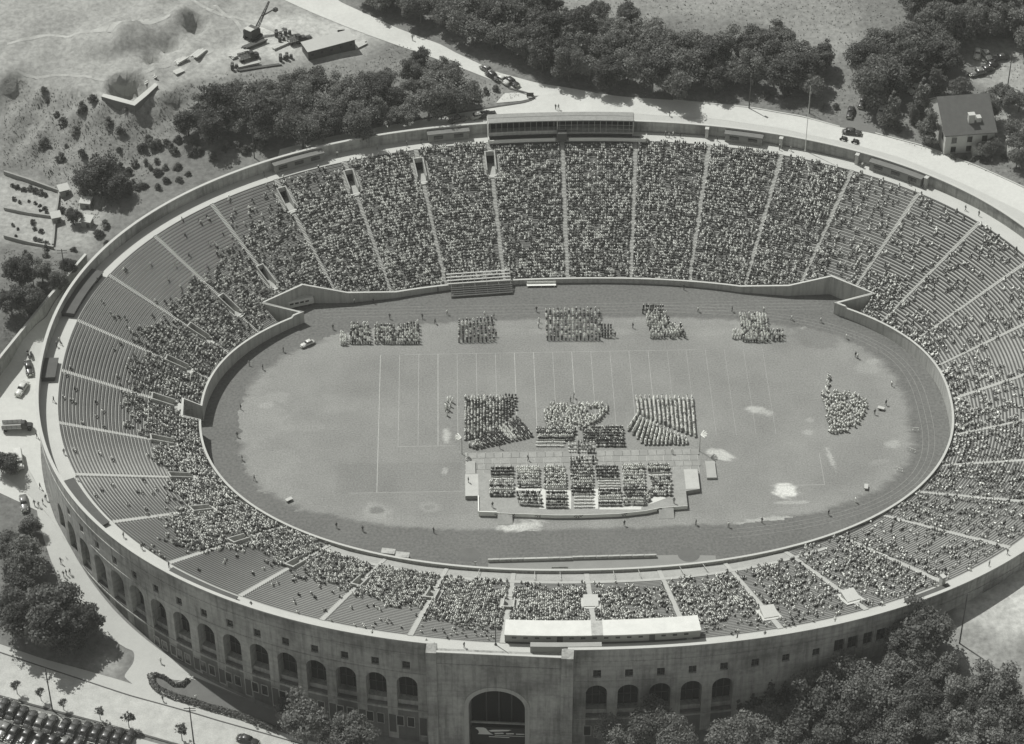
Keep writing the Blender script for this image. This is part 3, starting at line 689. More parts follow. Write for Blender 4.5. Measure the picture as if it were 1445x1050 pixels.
curved(MB(), qa+.1, qb-3.4, 3.41, 5.5, 17.2, 17.4).build('deck', M_conc_l, pb)
fp = MB(); curved(fp, qa+.1, qk(.09), 5.4, 5.6, 17.4, 18.3); curved(fp, qk(-.09), qb-3.4, 5.4, 5.6, 17.4, 18.3)
fp.build('front_parapet', mat('cream_paint', .62, var=.06), pb)
for q in (qa+.1, qb-3.5): curved(MB(), q-.15, q+.15, 3.5, 5.4, 17.4, 18.5).build('side_parapet', M_conc_l, pb)
bx = MB()
for d, z in ((3.9, 17.7), (4.7, 17.7)): curved(bx, qa-1, qk(.12), d, d+.35, z, z+.2); curved(bx, qk(-.12), qb-2, d, d+.35, z, z+.2)
bx.build('deck_benches', M_bench, pb)
curved(MB(), qk(.06), qk(-.06), 3.6, 6.0, 17.41, 19.9).build('stair_tower', M_dkroof, pb)
# near press box, white roof
nb = empty('press_box', (0, 0, 0), label='long low press box with bright white roof on the near rim above the big gate', cat='press box')
qa, qb = qk(17.02), qk(19.12)
rf = MB(); curved(rf, qa, qk(17.95), 4.6, 8.9, 19.1, 19.35); curved(rf, qk(18.07), qb, 4.6, 8.9, 19.1, 19.35); rf.build('roof', mat('canvas_white', .58, var=.12, sc=.6), nb)
curved(MB(), qk(17.951), qk(18.069), 4.7, 8.8, 19.1, 19.3).build('roof_gap', M_conc, nb)
curved(MB(), qa+.1, qb-.1, 4.9, 5.1, 16, 19.09).build('rear_wall', mat('grey_boards', .30, var=.15), nb)
curved(MB(), qa+.1, qb-.1, 8.5, 8.65, 15, 19.09).build('front_wall', M_wall, nb)
for q in (qa+.15, qb-.15): curved(MB(), q-.1, q+.1, 5.1, 8.5, 15, 19.09).build('end_wall', M_wall, nb)
for q in np.arange(qa+2, qb-1.5, 2.35):
    m = MB(); door = min(abs(q-qk(17.63)), abs(q-qk(18.62))) < 1.1
    curved(m, q-(.6 if door else .45), q+(.6 if door else .45), 4.85, 4.9, 17.0 if door else 18.1, 18.9 if door else 18.55)
    m.build('door' if door else 'window', M_dkroof if door else M_glass, nb)
lt = MB(); curved(lt, qk(17.3), qk(18.05), 2.2, 3.4, 17, 18.7); tag(lt.build('low_shed', mat('grey_boards', .30)), 'low grey flat shed between the near press box and the gate parapet', 'shed')
# concession booths built against the parapet
def booth(ka, kb, dark, label):
    b = empty('concession_booth', (0, 0, 0), label=label, cat='booth')
    qa, qb = qk(ka), qk(kb); h = (17.75 if ka > 10 else 18.3) if dark else 19.6; dp = 3.4 if dark else 2.3
    curved(MB(), qa, qb, .5, dp, 17, h-.2).build('walls', M_dkroof if dark else mat('booth_boards', .22, var=.2), b)
    curved(MB(), qa-.2, qb+.2, .48, dp+.25, h-.2, h).build('roof', M_dkroof if dark else mat('booth_roof', .15, var=.2), b)
    n = max(2, int((qb-qa)/4.2))
    for i in range(n):
        q = qa+(qb-qa)*(i+.5)/n; curved(MB(), q-1.2, q+1.2, dp, dp+.06, 17.15 if dark else 17.9, 17.5 if dark else 18.9).build('hatch', M_glass, b)
for a in [(3.25,3.95,0,'grey booth against the far rim wall above the leftmost upper stairwell'),(1.25,1.8,0,'grey booth on the rim just left of the far press box'),
          (-2.7,-2.2,0,'grey booth on the far rim right of the press box and white post'),(-4.95,-4.2,0,'long grey booth on the far rim below the house'),
          (11.1,12.0,1,'dark roofed booth on the left rim above the first tall arches'),(13.12,14.0,1,'dark roofed booth on the near left rim above the tallest arches'),
          (21.45,22.0,1,'dark roofed booth on the near right rim beside a white post'),(7.05,7.95,1,'dark roofed booth where the left rim meets the retaining wall'),(8.85,9.2,1,'small dark caged booth on the left rim promenade')]: booth(*a)
# gate house
GA, GBp = np.array(facept(GATE0, 0)[:2]), np.array(facept(GATE1, 0)[:2])
gx = (GBp-GA)/np.linalg.norm(GBp-GA); gn = np.array([gx[1], -gx[0]]); GL = float(np.linalg.norm(GBp-GA))
def gp(u, o, z): c = GA+gx*u+gn*o; return (c[0], c[1], z)
OUT = 2.3; gw = MB(); cx, hw, zs, zb_ = 13.6, 5.7, 4.9, -12
na = 24; arc = [(cx-hw*math.cos(math.pi*i/na), zs+hw*.88*math.sin(math.pi*i/na)) for i in range(na+1)]
gw.add([gp(0, OUT, zb_), gp(cx-hw, OUT, zb_), gp(cx-hw, OUT, zs), gp(0, OUT, zs)], [(0, 1, 2, 3)])
gw.add([gp(cx+hw, OUT, zb_), gp(GL, OUT, zb_), gp(GL, OUT, zs), gp(cx+hw, OUT, zs)], [(0, 1, 2, 3)])
tu = [GL*i/na for i in range(na+1)]
for i in range(na): gw.add([gp(arc[i][0], OUT, arc[i][1]), gp(arc[i+1][0], OUT, arc[i+1][1]), gp(tu[i+1], OUT, 14), gp(tu[i], OUT, 14)], [(0, 1, 2, 3)])
gw.add([gp(0, OUT, zs), gp(cx-hw, OUT, zs), gp(0, OUT, 14)], [(0, 1, 2)]); gw.add([gp(cx+hw, OUT, zs), gp(GL, OUT, zs), gp(GL, OUT, 14)], [(0, 1, 2)])
gw.add([gp(0, OUT, 14), gp(GL, OUT, 14), gp(GL, OUT, ZC), gp(0, OUT, ZC), gp(0, OUT-.5, ZC), gp(GL, OUT-.5, ZC), gp(0, 0, zb_), gp(0, 0, ZC), gp(GL, 0, zb_), gp(GL, 0, ZC), gp(0, OUT, zb_), gp(GL, OUT, zb_), gp(0, OUT-.5, ZP-.3), gp(GL, OUT-.5, ZP-.3), gp(0, OUT-.5, ZP+.004), gp(GL, OUT-.5, ZP+.004), gp(GL, -1.8, ZP+.004), gp(0, -1.8, ZP+.004)],
       [(0, 1, 2, 3), (3, 2, 5, 4), (6, 10, 3, 7), (8, 9, 2, 11), (4, 5, 13, 12), (14, 15, 16, 17)])
ol = [(cx-hw, zb_)]+arc+[(cx+hw, zb_)]; nn = len(ol)
gw.add([gp(u, OUT, z) for u, z in ol]+[gp(u, -4.5, z) for u, z in ol], [(i, i+1, nn+i+1, nn+i) for i in range(nn-1)])
gate = gw.build('gate_front', M_wall, stadium)
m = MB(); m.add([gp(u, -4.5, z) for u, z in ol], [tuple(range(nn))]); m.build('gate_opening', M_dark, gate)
m = MB()
for i in range(na):
    a, b = arc[i], arc[i+1]
    def ex(p, k): v = np.array([p[0]-cx, p[1]-zs]); v = v/np.linalg.norm(v); return (p[0]+v[0]*k, p[1]+v[1]*k)
    a2, b2 = ex(a, .95), ex(b, .95)
    A = [gp(*[a[0], OUT+.18, a[1]]), gp(b[0], OUT+.18, b[1]), gp(b2[0], OUT+.18, b2[1]), gp(a2[0], OUT+.18, a2[1])]; B = [gp(a[0], OUT, a[1]), gp(b[0], OUT, b[1]), gp(b2[0], OUT, b2[1]), gp(a2[0], OUT, a2[1])]
    m.add(A+B, [(0, 1, 2, 3), (3, 2, 6, 7), (1, 0, 4, 5)])
m.build('arch_moulding', M_conc, gate)
for sg in (-1, 1):
    m = MB(); u0 = cx+sg*hw; u1 = u0+sg*.95; a, b = min(u0, u1), max(u0, u1)
    m.loft([[gp(a, OUT, z), gp(a, OUT+.2, z), gp(b, OUT+.2, z), gp(b, OUT, z)] for z in (zb_, zs-.01)]); m.build('arch_pier', M_conc, gate)
for u0, u1 in ((-.4, 1.7), (GL-2.0, GL+.4)):
    m = MB(); m.loft([[gp(u0, 0, z), gp(u0, OUT+.4, z), gp(u1, OUT+.4, z), gp(u1, 0, z)] for z in (zb_, ZC+.25)]); m.build('gate_pilaster', M_wall, gate)
m = MB(); m.loft([[gp(u, OUT-.4, ZC+.004), gp(u, OUT+.12, ZC+.004), gp(u, OUT+.12, ZC+.22), gp(u, OUT-.4, ZC+.22)] for u in (1.71, GL-2.01)]); m.build('gate_coping', M_conc_l, gate)
m = MB(); m.loft([[gp(u, OUT+.003, 16.6), gp(u, OUT+.15, 16.6), gp(u, OUT+.15, 17.0), gp(u, OUT+.003, 17.0)] for u in (1.71, GL-2.01)]); m.build('gate_band', M_wall, gate)
for u in (cx-2.6, cx, cx+2.6):
    m = MB(); m.bar(gp(u, -3.9, -6), gp(u, -3.9, 9.2), .25); m.build('gate_bar', M_dkroof, gate)
m = MB(); m.bar(gp(cx-hw+.05, -1.2, -3.4), gp(cx+hw-.05, -1.2, -3.4), .35); m.build('gate_transom', M_conc, gate)
# painted banner inside the gate
bn = empty('banner', (0, 0, 0), label='dark painted banner with white swoosh hung across the big gate arch', cat='banner')
m = MB(); m.loft([[gp(u, -.2, z), gp(u, -.05, z), gp(u+2*hw-.3, -.05, z), gp(u+2*hw-.3, -.2, z)] for u, z in ((cx-hw+.15, -9.5), (cx-hw+.15, -3.6))]); m.build('board', M_black, bn)
def shape(pts, z_off=.0, name='white_shape', m_=M_white):
    b = MB(); f = [gp(cx-hw+.15+u, -.04+z_off, z) for u, z in pts]; r = [gp(cx-hw+.15+u, -.02+z_off, z) for u, z in pts]
    nn = len(pts); b.add(f+r, [tuple(range(nn, 2*nn))]+[(i, (i+1) % nn, nn+(i+1) % nn, nn+i) for i in range(nn)]); b.build(name, m_, bn)
shape([(.9,-4.0),(1.3,-3.75),(2.6,-3.75),(3.1,-4.0),(3.5,-4.7),(4.1,-5.4),(4.6,-5.75),(1.4,-5.8),(1.7,-5.2),(1.5,-4.6)])
shape([(3.6,-4.6),(4.4,-4.3),(6.5,-4.15),(8.4,-4.1),(7.6,-4.5),(5.6,-4.75),(4.2,-4.9)])
shape([(4.8,-5.2),(6.6,-5.05),(6.8,-5.35),(5.0,-5.55)]); shape([(7.2,-5.15),(8.8,-5.05),(8.9,-5.35),(7.3,-5.5)]); shape([(9.2,-5.15),(11.0,-5.1),(11.0,-5.4),(9.3,-5.45)])
shape([(4.9,-5.85),(11.0,-5.85),(11.0,-6.0),(4.9,-6.0)]); shape([(3.7,-6.3),(7.9,-6.3),(7.9,-6.5),(3.7,-6.5)])
# rim posts (white stubs) and flag pole beside the near press box
for k, d in ((-1.95, 1.2), (-2.95, 1.2), (-4.0, 1.2), (-5.0, 1.2), (21.95, 4.0)):
    m = MB(); c = P3(qk(k), d, ZP); m.box((c[0], c[1], ZP+1.4), (1.0, .8, 2.8), angq(qk(k))); m.box((c[0], c[1], ZP+2.86), (1.25, 1.0, .12), angq(qk(k)))
    tag(m.build('ticket_post', M_conc_l), 'white concrete post on the right hand rim promenade at the head of an aisle', 'post', 'white posts on the rim')
c = P3(qk(16.93), 4.0, ZP); m = MB(); m.tube((c[0], c[1], ZP), (c[0], c[1], ZP+7), .12, .07); m.tube((c[0], c[1], ZP), (c[0], c[1], ZP+.3), .3, .25)
tag(m.build('flagpole', M_black), 'thin dark pole standing at the left end of the near press box', 'pole')

c = P3(qk(-3.28), .9, ZP); m = MB(); m.tube((c[0], c[1], ZP), (c[0], c[1], ZP+19.5), .11, .05); m.tube((c[0], c[1], ZP), (c[0], c[1], ZP+.5), .3, .22)
tag(m.build('flagpole', M_white), 'tall thin pale flagpole on the far right rim between two white posts', 'pole')
# ================================================================== STAGE
M_plank = mat('stage_planks', .27, var=.22, sc=.5, sc2=2.2)
stage = empty('stage', (0, 0, 0), label='low wooden commencement stage with curved draped front and corner wings on the grass', cat='stage')
deck = [(-25.9,-19.6),(-25.9,-27.2),(-23,-27.2),(-23,-32.6),(-19,-32.9),(-13,-33.3),(-6,-33.9),(0,-34.0),(8,-33.8),(14,-33.0),(17,-32.2),(23.4,-31.6),(23.4,-26.8),(26.6,-26.2),(26.6,-19.6)]
m = MB(); m.prism(deck, 0, 1.05); m.build('platform', M_plank, stage)
fl = MB()
for i in range(27):
    for j in range(4): fl.box((-24.6+i*1.95+(.5 if j % 2 else 0), -18.4+j*1.95, .09), (1.85, 1.86, .12+.01*((i*7+j*3) % 5)), m=(i*5+j*3+i*i) % 3)
fl.build('floor_panels', [M_plank, mat('floor_pale', .34, var=.15), mat('floor_grey', .24, var=.15)], stage)
gl = MB()
for i in range(28): gl.box((-25.6+i*1.95, -15.6, .05), (.10, 7.9, .08))
for j in range(5): gl.box((0.4, -19.4+j*1.95, .05), (52.5, .09, .08))
gl.build('floor_joints', M_white, stage)
for (x, y), (sx, sy), z in (((-24.4, -23.6), (3.0, 7.2), 1.06), ((25.0, -22.9), (3.1, 6.6), 1.06)):
    b = MB(); b.box((x, y, z+.03), (sx, sy, .06)); b.build('wing_top', mat('pale_boards', .42, var=.15), stage)
sk = MB()
front = deck[3:12]
for i in range(len(front)-1):
    a, b = front[i], front[i+1]; sk.bar((a[0], a[1]-.06, .62), (b[0], b[1]-.06, .62), .08, 1.0)
sk.build('front_drape', M_white, stage)
for poly in ([(763,690),(770,690),(770,718),(761,718)], [(800,692),(806,692),(806,718),(799,718)], [(838,690),(844,690),(844,718),(837,718)], [(727,688),(764,689),(764,693),(727,692)], [(905,708),(925,697),(940,703),(905,716)], [(846,714),(905,713),(905,719),(846,719)]):
    b = MB(); b.prism([tuple(uz(x, y, 1.07)[:2]) for x, y in poly], 1.051, 1.075); b.build('carpet', mat('pale_carpet', .55, var=.1), stage)
rl = MB(); rl.bar((-23.0, -27.4, 1.2), (-23.0, -32.6, 1.2), .25, .4); rl.bar((-23.1, -32.6, 1.2), (-19, -32.9, 1.2), .2, .4); rl.build('white_rail', M_white, stage)
for x in (-15.4, -9.6, -1.0, 8.8, 16.6, -18.5):
    y = np.interp(x, [d[0] for d in front], [d[1] for d in front])
    b = MB(); R = 1.1
    for i in range(10):
        t0, t1 = math.pi*i/10, math.pi*(i+1)/10
        b.add([(x+R*.25*math.cos(t), y-.13, 1.12-R*.25*math.sin(t)) for t in (t0, t1)]+[(x+R*math.cos(t), y-.13, 1.12-R*.8*math.sin(t)) for t in (t1, t0)], [(0, 3, 2, 1)], i % 2)
    b.build('bunting', [M_black, M_white], stage)
for x in (-17.2, 18.6):
    y = np.interp(x, [d[0] for d in front], [d[1] for d in front]); b = MB()
    b.loft([[(x-1.6, y-.2, 0), (x+1.6, y-.2, 0), (x+1.6, y-.2, 1.0), (x-1.6, y-.2, 1.0)], [(x-1.7, y-2.6, 0), (x+1.7, y-2.6, 0), (x+1.7, y-2.6, .06), (x-1.7, y-2.6, .06)]]); b.build('ramp', M_plank, stage)
for px in (664, 1000):
    c = uz(px if px < 700 else 1003, 665, 0); b = MB(); b.box((c[0], c[1], .3), (2.2, 5.6, .6)); b.build('side_step', mat('floor_pale', .34), stage)

# ================================================================== PEOPLE
M_people = mat('people', 1.22, var=.10, sc=3, sc2=14, attr=True, rough=.9)
def skin_figure(J, E_, R, lab):
    """one continuous body grown over a skeleton; returns verts, faces, region per vertex"""
    me = bpy.data.meshes.new('fig'); names = list(J); idx = {n: i for i, n in enumerate(names)}
    me.from_pydata([J[n] for n in names], [(idx[a], idx[b]) for a, b in E_], [])
    o = bpy.data.objects.new('fig', me); COL.objects.link(o)
    md = o.modifiers.new('skin', 'SKIN'); md.use_smooth_shade = False
    sv = me.skin_vertices[0].data
    for n in names:
        r = R[n]; sv[idx[n]].radius = r if isinstance(r, tuple) else (r, r); sv[idx[n]].use_root = (n == 'pelvis')
    o.modifiers.new('sub', 'SUBSURF').levels = 1
    dg = bpy.context.evaluated_depsgraph_get(); ev = o.evaluated_get(dg); m2 = ev.to_mesh()
    V = np.array([v.co[:] for v in m2.vertices]); F = [tuple(p.vertices) for p in m2.polygons]; ev.to_mesh_clear()
    P = np.array([J[n] for n in names]); near = np.argmin(((V[:, None]-P[None])**2).sum(-1), 1)
    L = [lab[names[i]] for i in near]
    bpy.data.objects.remove(o); bpy.data.meshes.remove(me)
    return V, F, L
LAB = {}
def _lab(names, v):
    for n in names.split(): LAB[n] = v
_lab('pelvis waist chest neckb shl shr ell elr', 'top'); _lab('hipl hipr knl knr anl anr', 'leg'); _lab('tol tor', 'shoe'); _lab('neck chin hal har wrl wrr', 'skin'); _lab('head crown', 'hair')
EDG = [('pelvis','waist'),('waist','chest'),('chest','neckb'),('neckb','neck'),('neck','chin'),('chin','head'),('head','crown'),('chest','shl'),('shl','ell'),('ell','wrl'),('wrl','hal'),('chest','shr'),('shr','elr'),('elr','wrr'),('wrr','har'),
       ('pelvis','hipl'),('hipl','knl'),('knl','anl'),('anl','tol'),('pelvis','hipr'),('hipr','knr'),('knr','anr'),('anr','tor')]
RAD = dict(pelvis=(.15,.11), waist=(.15,.11), chest=(.17,.12), neckb=(.09,.08), neck=.05, chin=.075, head=(.095,.085), crown=.06, shl=.065, shr=.065, ell=.048, elr=.048, wrl=.034, wrr=.034, hal=.036, har=.036, hipl=.095, hipr=.095, knl=.065, knr=.065, anl=.045, anr=.045, tol=.035, tor=.035)
def sitting(a=0.0):
    return dict(pelvis=(0,0,.10), waist=(.0,0,.26), chest=(.02,0,.44), neckb=(.0,0,.56), neck=(.01,0,.62), chin=(.04,0,.68), head=(.02,0,.77), crown=(.01,0,.85),
        shl=(.0,.20,.50), ell=(.10,.26,.26), wrl=(.30,.14+a,.20), hal=(.38,.09+a,.19), shr=(.0,-.20,.50), elr=(.10,-.26,.26), wrr=(.30,-.14,.20), har=(.38,-.09,.19),
        hipl=(.08,.10,.08), knl=(.47,.12,.09), anl=(.45,.12,-.36), tol=(.60,.13,-.40), hipr=(.08,-.10,.08), knr=(.47,-.12,.09), anr=(.47,-.12,-.36), tor=(.62,-.13,-.40))
def standing(st=0.0, arm=0.0):
    return dict(pelvis=(0,0,.94), waist=(0,0,1.10), chest=(.01,0,1.30), neckb=(0,0,1.44), neck=(.01,0,1.51), chin=(.04,0,1.57), head=(.02,0,1.67), crown=(.01,0,1.76),
        shl=(0,.21,1.40), ell=(-.04-st*.3,.27,1.12), wrl=(.05-st*.4+arm,.27,.88+arm*.9), hal=(.08-st*.4+arm*1.4,.26,.79+arm*1.1), shr=(0,-.21,1.40), elr=(-.02+st*.3,-.27,1.12), wrr=(.08+st*.5,-.27,.89), har=(.11+st*.6,-.26,.80),
        hipl=(0,.10,.90), knl=(.03+st*.5,.11,.50), anl=(-.02+st*.75,.11,.08), tol=(.14+st*.75,.13,.03), hipr=(0,-.10,.90), knr=(.03-st*.2,-.11,.50), anr=(-.02-st*.75,-.11,.10), tor=(.13-st*.7,-.13,.03))
FIG = {'sit': skin_figure(sitting(), EDG, RAD, LAB), 'sit2': skin_figure(sitting(.08), EDG, RAD, LAB), 'stand': skin_figure(standing(.04), EDG, RAD, LAB), 'walk': skin_figure(standing(.28), EDG, RAD, LAB), 'point': skin_figure(standing(.05, .25), EDG, RAD, LAB)}
PAL = {'white': dict(top=.72, leg=.10, hair=.05, skin=.35, shoe=.04), 'allwhite': dict(top=.75, leg=.65, hair=.08, skin=.38, shoe=.3), 'dark': dict(top=.05, leg=.05, hair=.03, skin=.34, shoe=.03), 'grey': dict(top=.25, leg=.12, hair=.06, skin=.34, shoe=.04),
       'hat': dict(top=.10, leg=.06, hair=.70, skin=.36, shoe=.04), 'pale': dict(top=.50, leg=.35, hair=.12, skin=.38, shoe=.1), 'gown': dict(top=.035, leg=.035, hair=.025, skin=.36, shoe=.03), 'whitehat': dict(top=.68, leg=.3, hair=.72, skin=.4, shoe=.1)}
FM = {}
def person_mesh(pose, pal):
    k = (pose, pal)
    if k not in FM:
        V, F, L = FIG[pose]; me = bpy.data.meshes.new('person'); me.from_pydata(V.tolist(), [], F); me.materials.append(M_people)
        me.polygons.foreach_set('use_smooth', [True]*len(F))
        a = me.color_attributes.new('Alb', 'FLOAT_COLOR', 'POINT'); a.data.foreach_set('color', np.repeat(np.array([PAL[pal][l] for l in L], np.float32)[:, None], 4, 1).ravel()); me.update(); FM[k] = me
    return FM[k]
def person(loc, rz, pose='stand', pal='dark', label=None, cat='person', group=None, name='person', s=1.0):
    o = bpy.data.objects.new(name, person_mesh(pose, pal)); COL.objects.link(o); o.location = loc; o.rotation_euler = (0, 0, rz); o.scale = (s, s, s)
    return tag(o, label, cat, group)
# simple figure for the mass of the crowd
def ring(z, x0, x1, y): return [(x0, -y, z), (x1, -y, z), (x1, y, z), (x0, y, z)]
def simple(sit=True):
    V, F, L = [], [], []
    def lo(rs, labs):
        b = len(V)
        for r, l in zip(rs, labs): V.extend(r); L.extend([l]*4)
        for k in range(len(rs)-1):
            for i in range(4): F.append((b+k*4+i, b+k*4+(i+1) % 4, b+k*4+4+(i+1) % 4, b+k*4+4+i))
        F.append(tuple(b+(len(rs)-1)*4+i for i in range(4)))
    h = 0.0 if sit else .88
    lo([ring(h, -.13, .14, .18), ring(h+.25, -.13, .11, .17), ring(h+.44, -.13, .13, .24), ring(h+.56, -.08, .07, .17), ring(h+.60, -.05, .06, .06), ring(h+.70, -.10, .11, .09), ring(h+.78, -.10, .10, .09), ring(h+.85, -.06, .06, .06)], ['top', 'top', 'top', 'top', 'skin', 'face', 'hair', 'hair'])
    if sit: lo([[(.05, -.18, -.02), (.05, .18, -.02), (.05, .18, .17), (.05, -.18, .17)], [(.50, -.17, .0), (.50, .17, .0), (.52, .17, .15), (.52, -.17, .15)], [(.42, -.15, -.40), (.42, .15, -.40), (.60, .15, -.40), (.60, -.15, -.40)]], ['leg', 'leg', 'shoe'])
    else: lo([ring(0.0, -.14, .16, .15), ring(.45, -.10, .11, .15), ring(.9, -.13, .13, .18)], ['shoe', 'leg', 'leg'])
    return np.array(V, np.float32), np.array(F, np.int32), L
SIMP = {True: simple(True), False: simple(False)}
def mass(name, pos, head, pals, sit=True, label=None, cat=None, extra=None):
    """many small figures as one mesh"""
    V, F, L = SIMP[sit]; n = len(pos); pos = np.asarray(pos, np.float32); c, s = np.cos(head)[:, None], np.sin(head)[:, None]
    sc_ = rng.uniform(.93, 1.10, n).astype(np.float32)[:, None]
    X = np.stack([(V[None, :, 0]*c-V[None, :, 1]*s)*sc_+pos[:, None, 0], (V[None, :, 0]*s+V[None, :, 1]*c)*sc_+pos[:, None, 1], V[None, :, 2]*sc_+pos[:, None, 2]], -1)
    tab = {'top': 0, 'leg': 1, 'hair': 2, 'skin': 3, 'shoe': 4, 'face': 5}; li = np.array([tab[l] for l in L]); A = np.asarray(pals, np.float32)[:, li]
    Q = (F[None]+(np.arange(n)*len(V))[:, None, None]).reshape(-1, 4)
    return X.reshape(-1, 3), Q, A.reshape(-1)
def rand_pals(n, mix):
    """mix: weights of white/pale/grey/dark tops; returns albedo columns top, leg, hair, skin, shoe, face"""
    t = rng.choice(4, n, p=np.array(mix)/sum(mix)); top = np.choose(t, [rng.uniform(.55, .8, n), rng.uniform(.3, .5, n), rng.uniform(.12, .25, n), rng.uniform(.025, .07, n)])
    hat = rng.random(n); hair = np.where(hat < .30, rng.uniform(.5, .8, n), np.where(hat < .42, rng.uniform(.2, .4, n), rng.uniform(.02, .09, n)))
    leg = np.where(rng.random(n) < .25, rng.uniform(.3, .6, n), rng.uniform(.03, .15, n)); skin = rng.uniform(.3, .42, n)
    return np.stack([top, leg, hair, skin, np.full(n, .05), skin*.6+hair*.4], -1)
# ---- who sits where in the stands: shares of filled seats over areas of the stands
DENS = [
 ([(330,300),(405,240),(440,215),(470,330),(420,400),(330,345)], .10),
 ([(400,255),(440,232),(500,216),(560,203),(690,188),(880,192),(1000,188),(1095,205),(1052,400),(1040,425),(880,396),(740,398),(600,420),(440,408),(425,400),(380,330)], .64),
 ([(403,243),(440,228),(470,222),(470,258),(405,268)], .12),
 ([(380,330),(400,290),(430,300),(450,400),(425,402)], .70),
 ([(895,195),(985,190),(1095,210),(1052,400),(960,400),(885,390)], .60),
 ([(1094,210),(1196,230),(1135,400),(1050,420)], .50),
 ([(1195,230),(1290,258),(1205,392),(1135,400)], .10),
 ([(1195,230),(1225,238),(1160,392),(1135,400)], .38),
 ([(1288,256),(1376,301),(1240,462),(1190,430),(1205,390)], .09),
 ([(1225,380),(1285,400),(1240,465),(1180,420)], .24),
 ([(1374,300),(1460,360),(1460,460),(1320,520),(1240,460)], .07),
 ([(1250,440),(1330,440),(1400,500),(1500,560),(1500,720),(1300,725),(1345,600),(1330,540)], .14),
 ([(1245,455),(1285,462),(1345,520),(1372,580),(1365,650),(1330,660),(1345,585),(1320,530)], .38),
 ([(1290,690),(1460,655),(1500,740),(1420,760),(1250,738)], .24),
 ([(1250,735),(1430,766),(1342,820),(1190,765)], .13), ([(1280,742),(1360,752),(1330,775),(1290,770)], .05),
 ([(1190,760),(1342,818),(1310,835),(1190,790),(1165,775)], .48),
 ([(1165,772),(1320,835),(1238,856),(1115,786)], .26),
 ([(1113,783),(1238,854),(1116,888),(1020,800)], .05), ([(1040,805),(1110,800),(1200,840),(1130,865),(1100,850)], .42), ([(1110,872),(1230,848),(1236,856),(1114,888)], .22),
 ([(1018,815),(1100,862),(1112,886),(990,908),(935,835)], .10), ([(940,830),(1025,815),(1075,850),(1060,866),(1000,880),(985,900),(965,880)], .66),
 ([(560,835),(640,820),(735,830),(930,830),(960,880),(716,884),(700,892),(640,885),(600,870)], .86), ([(880,835),(925,832),(955,876),(900,866)], .35),
 ([(430,785),(470,776),(545,796),(640,816),(640,870),(600,862),(520,842),(470,822),(430,808)], .84),
 ([(640,803),(735,813),(735,826),(640,818)], .10), ([(480,785),(540,793),(640,806),(640,815),(545,798)], .35), ([(1010,797),(1190,762),(1190,772),(1030,806)], .14),
 ([(200,600),(240,560),(300,570),(300,650),(330,690),(430,745),(470,778),(440,812),(400,800),(355,768),(262,780),(233,735),(258,705),(215,635)], .68),
 ([(195,470),(225,425),(290,395),(335,338),(400,280),(445,405),(380,440),(330,490),(300,520),(285,570),(240,570),(195,600),(172,600),(180,545)], .47),
 ([(280,330),(345,330),(260,420),(200,480),(190,440)], .12),
 ([(75,420),(300,275),(330,330),(190,470),(170,600),(235,740),(75,700)], .010),
 ([(180,755),(240,795),(228,800),(165,740)], .45), ([(1290,262),(1440,350),(1440,368),(1285,275)], .30),
 ([(600,884),(705,900),(705,918),(600,900)], .12), ([(440,872),(600,892),(600,905),(450,882)], .14), ([(980,890),(1112,872),(1116,890),(985,912)], .14), ([(720,818),(935,814),(935,830),(720,832)], .0),
]
SP = P3(SEATS[:, 0], SEATS[:, 1], SEATS[:, 2]); spx = proj(SP)
_w1, _w2 = np.sin(SEATS[:, 0]*.42+SEATS[:, 1]*.3)+np.sin(SEATS[:, 0]*1.1-SEATS[:, 1]*.9), np.sin(SEATS[:, 0]*.5-SEATS[:, 1]*.4+2)+np.sin(SEATS[:, 1]*1.3+SEATS[:, 0]*.8)
spx = spx+np.stack([_w1, _w2], -1)*5.5+rng.normal(0, 4.5, spx.shape)
dn = np.full(len(SP), .012)
for poly, v in DENS: dn[inpoly(spx, poly)] = v
dn[(spx[:, 0] > 1446) & (dn < .03)] = .12
cl = np.sin(SEATS[:, 0]*.55+np.sin(SEATS[:, 1]*.8)*2.2)*np.sin(SEATS[:, 1]*.93+np.sin(SEATS[:, 0]*.31)*2)+.7*np.sin(SEATS[:, 0]*1.9+SEATS[:, 1]*3.1)*np.sin(SEATS[:, 1]*1.7-SEATS[:, 0]*.83)
cl = np.clip(cl, -1.2, 1.2)
keep = rng.random(len(SP)) < np.clip(dn*(1+1.15*cl*(1-.6*dn)), 0, .97)
# nobody under the roof of the near press box or inside booths
q36 = np.mod(SEATS[:, 0]-QA, PER)/DQ
nbm = ((SEATS[:, 1] < 9.4) & (q36 > 16.9) & (q36 < 19.2)) | ((SEATS[:, 1] < 6.0) & ((q36 < 1.05) | (q36 > 35.0)))
idx = np.where(keep & ~nbm)[0]
hd = np.arctan2(Nq(SEATS[:, 0])[:, 1], Nq(SEATS[:, 0])[:, 0])
dist = np.linalg.norm(SP[idx]-CAM, axis=1); order = idx[np.argsort(dist)]
NEAR_N = 200
ppal = ['white', 'dark', 'grey', 'hat', 'pale', 'whitehat', 'dark', 'white']
for n_, i in enumerate(order[:NEAR_N]):
    person(tuple(SP[i]), hd[i]+rng.normal(0, .15), 'sit' if n_ % 3 else 'sit2', ppal[int(rng.integers(8))], 'summer dressed spectator sitting on the upper benches of the near stand', 'spectator', 'spectators on the upper near benches', 'spectator', float(rng.uniform(.93, 1.04)))
rest = order[NEAR_N:]
jt = rng.normal(0, .05, (len(rest), 3)); jt[:, 2] = 0
X, Qd, A = mass('c', SP[rest]+jt, hd[rest]+rng.normal(0, .2, len(rest)), rand_pals(len(rest), (.36, .18, .17, .32)))
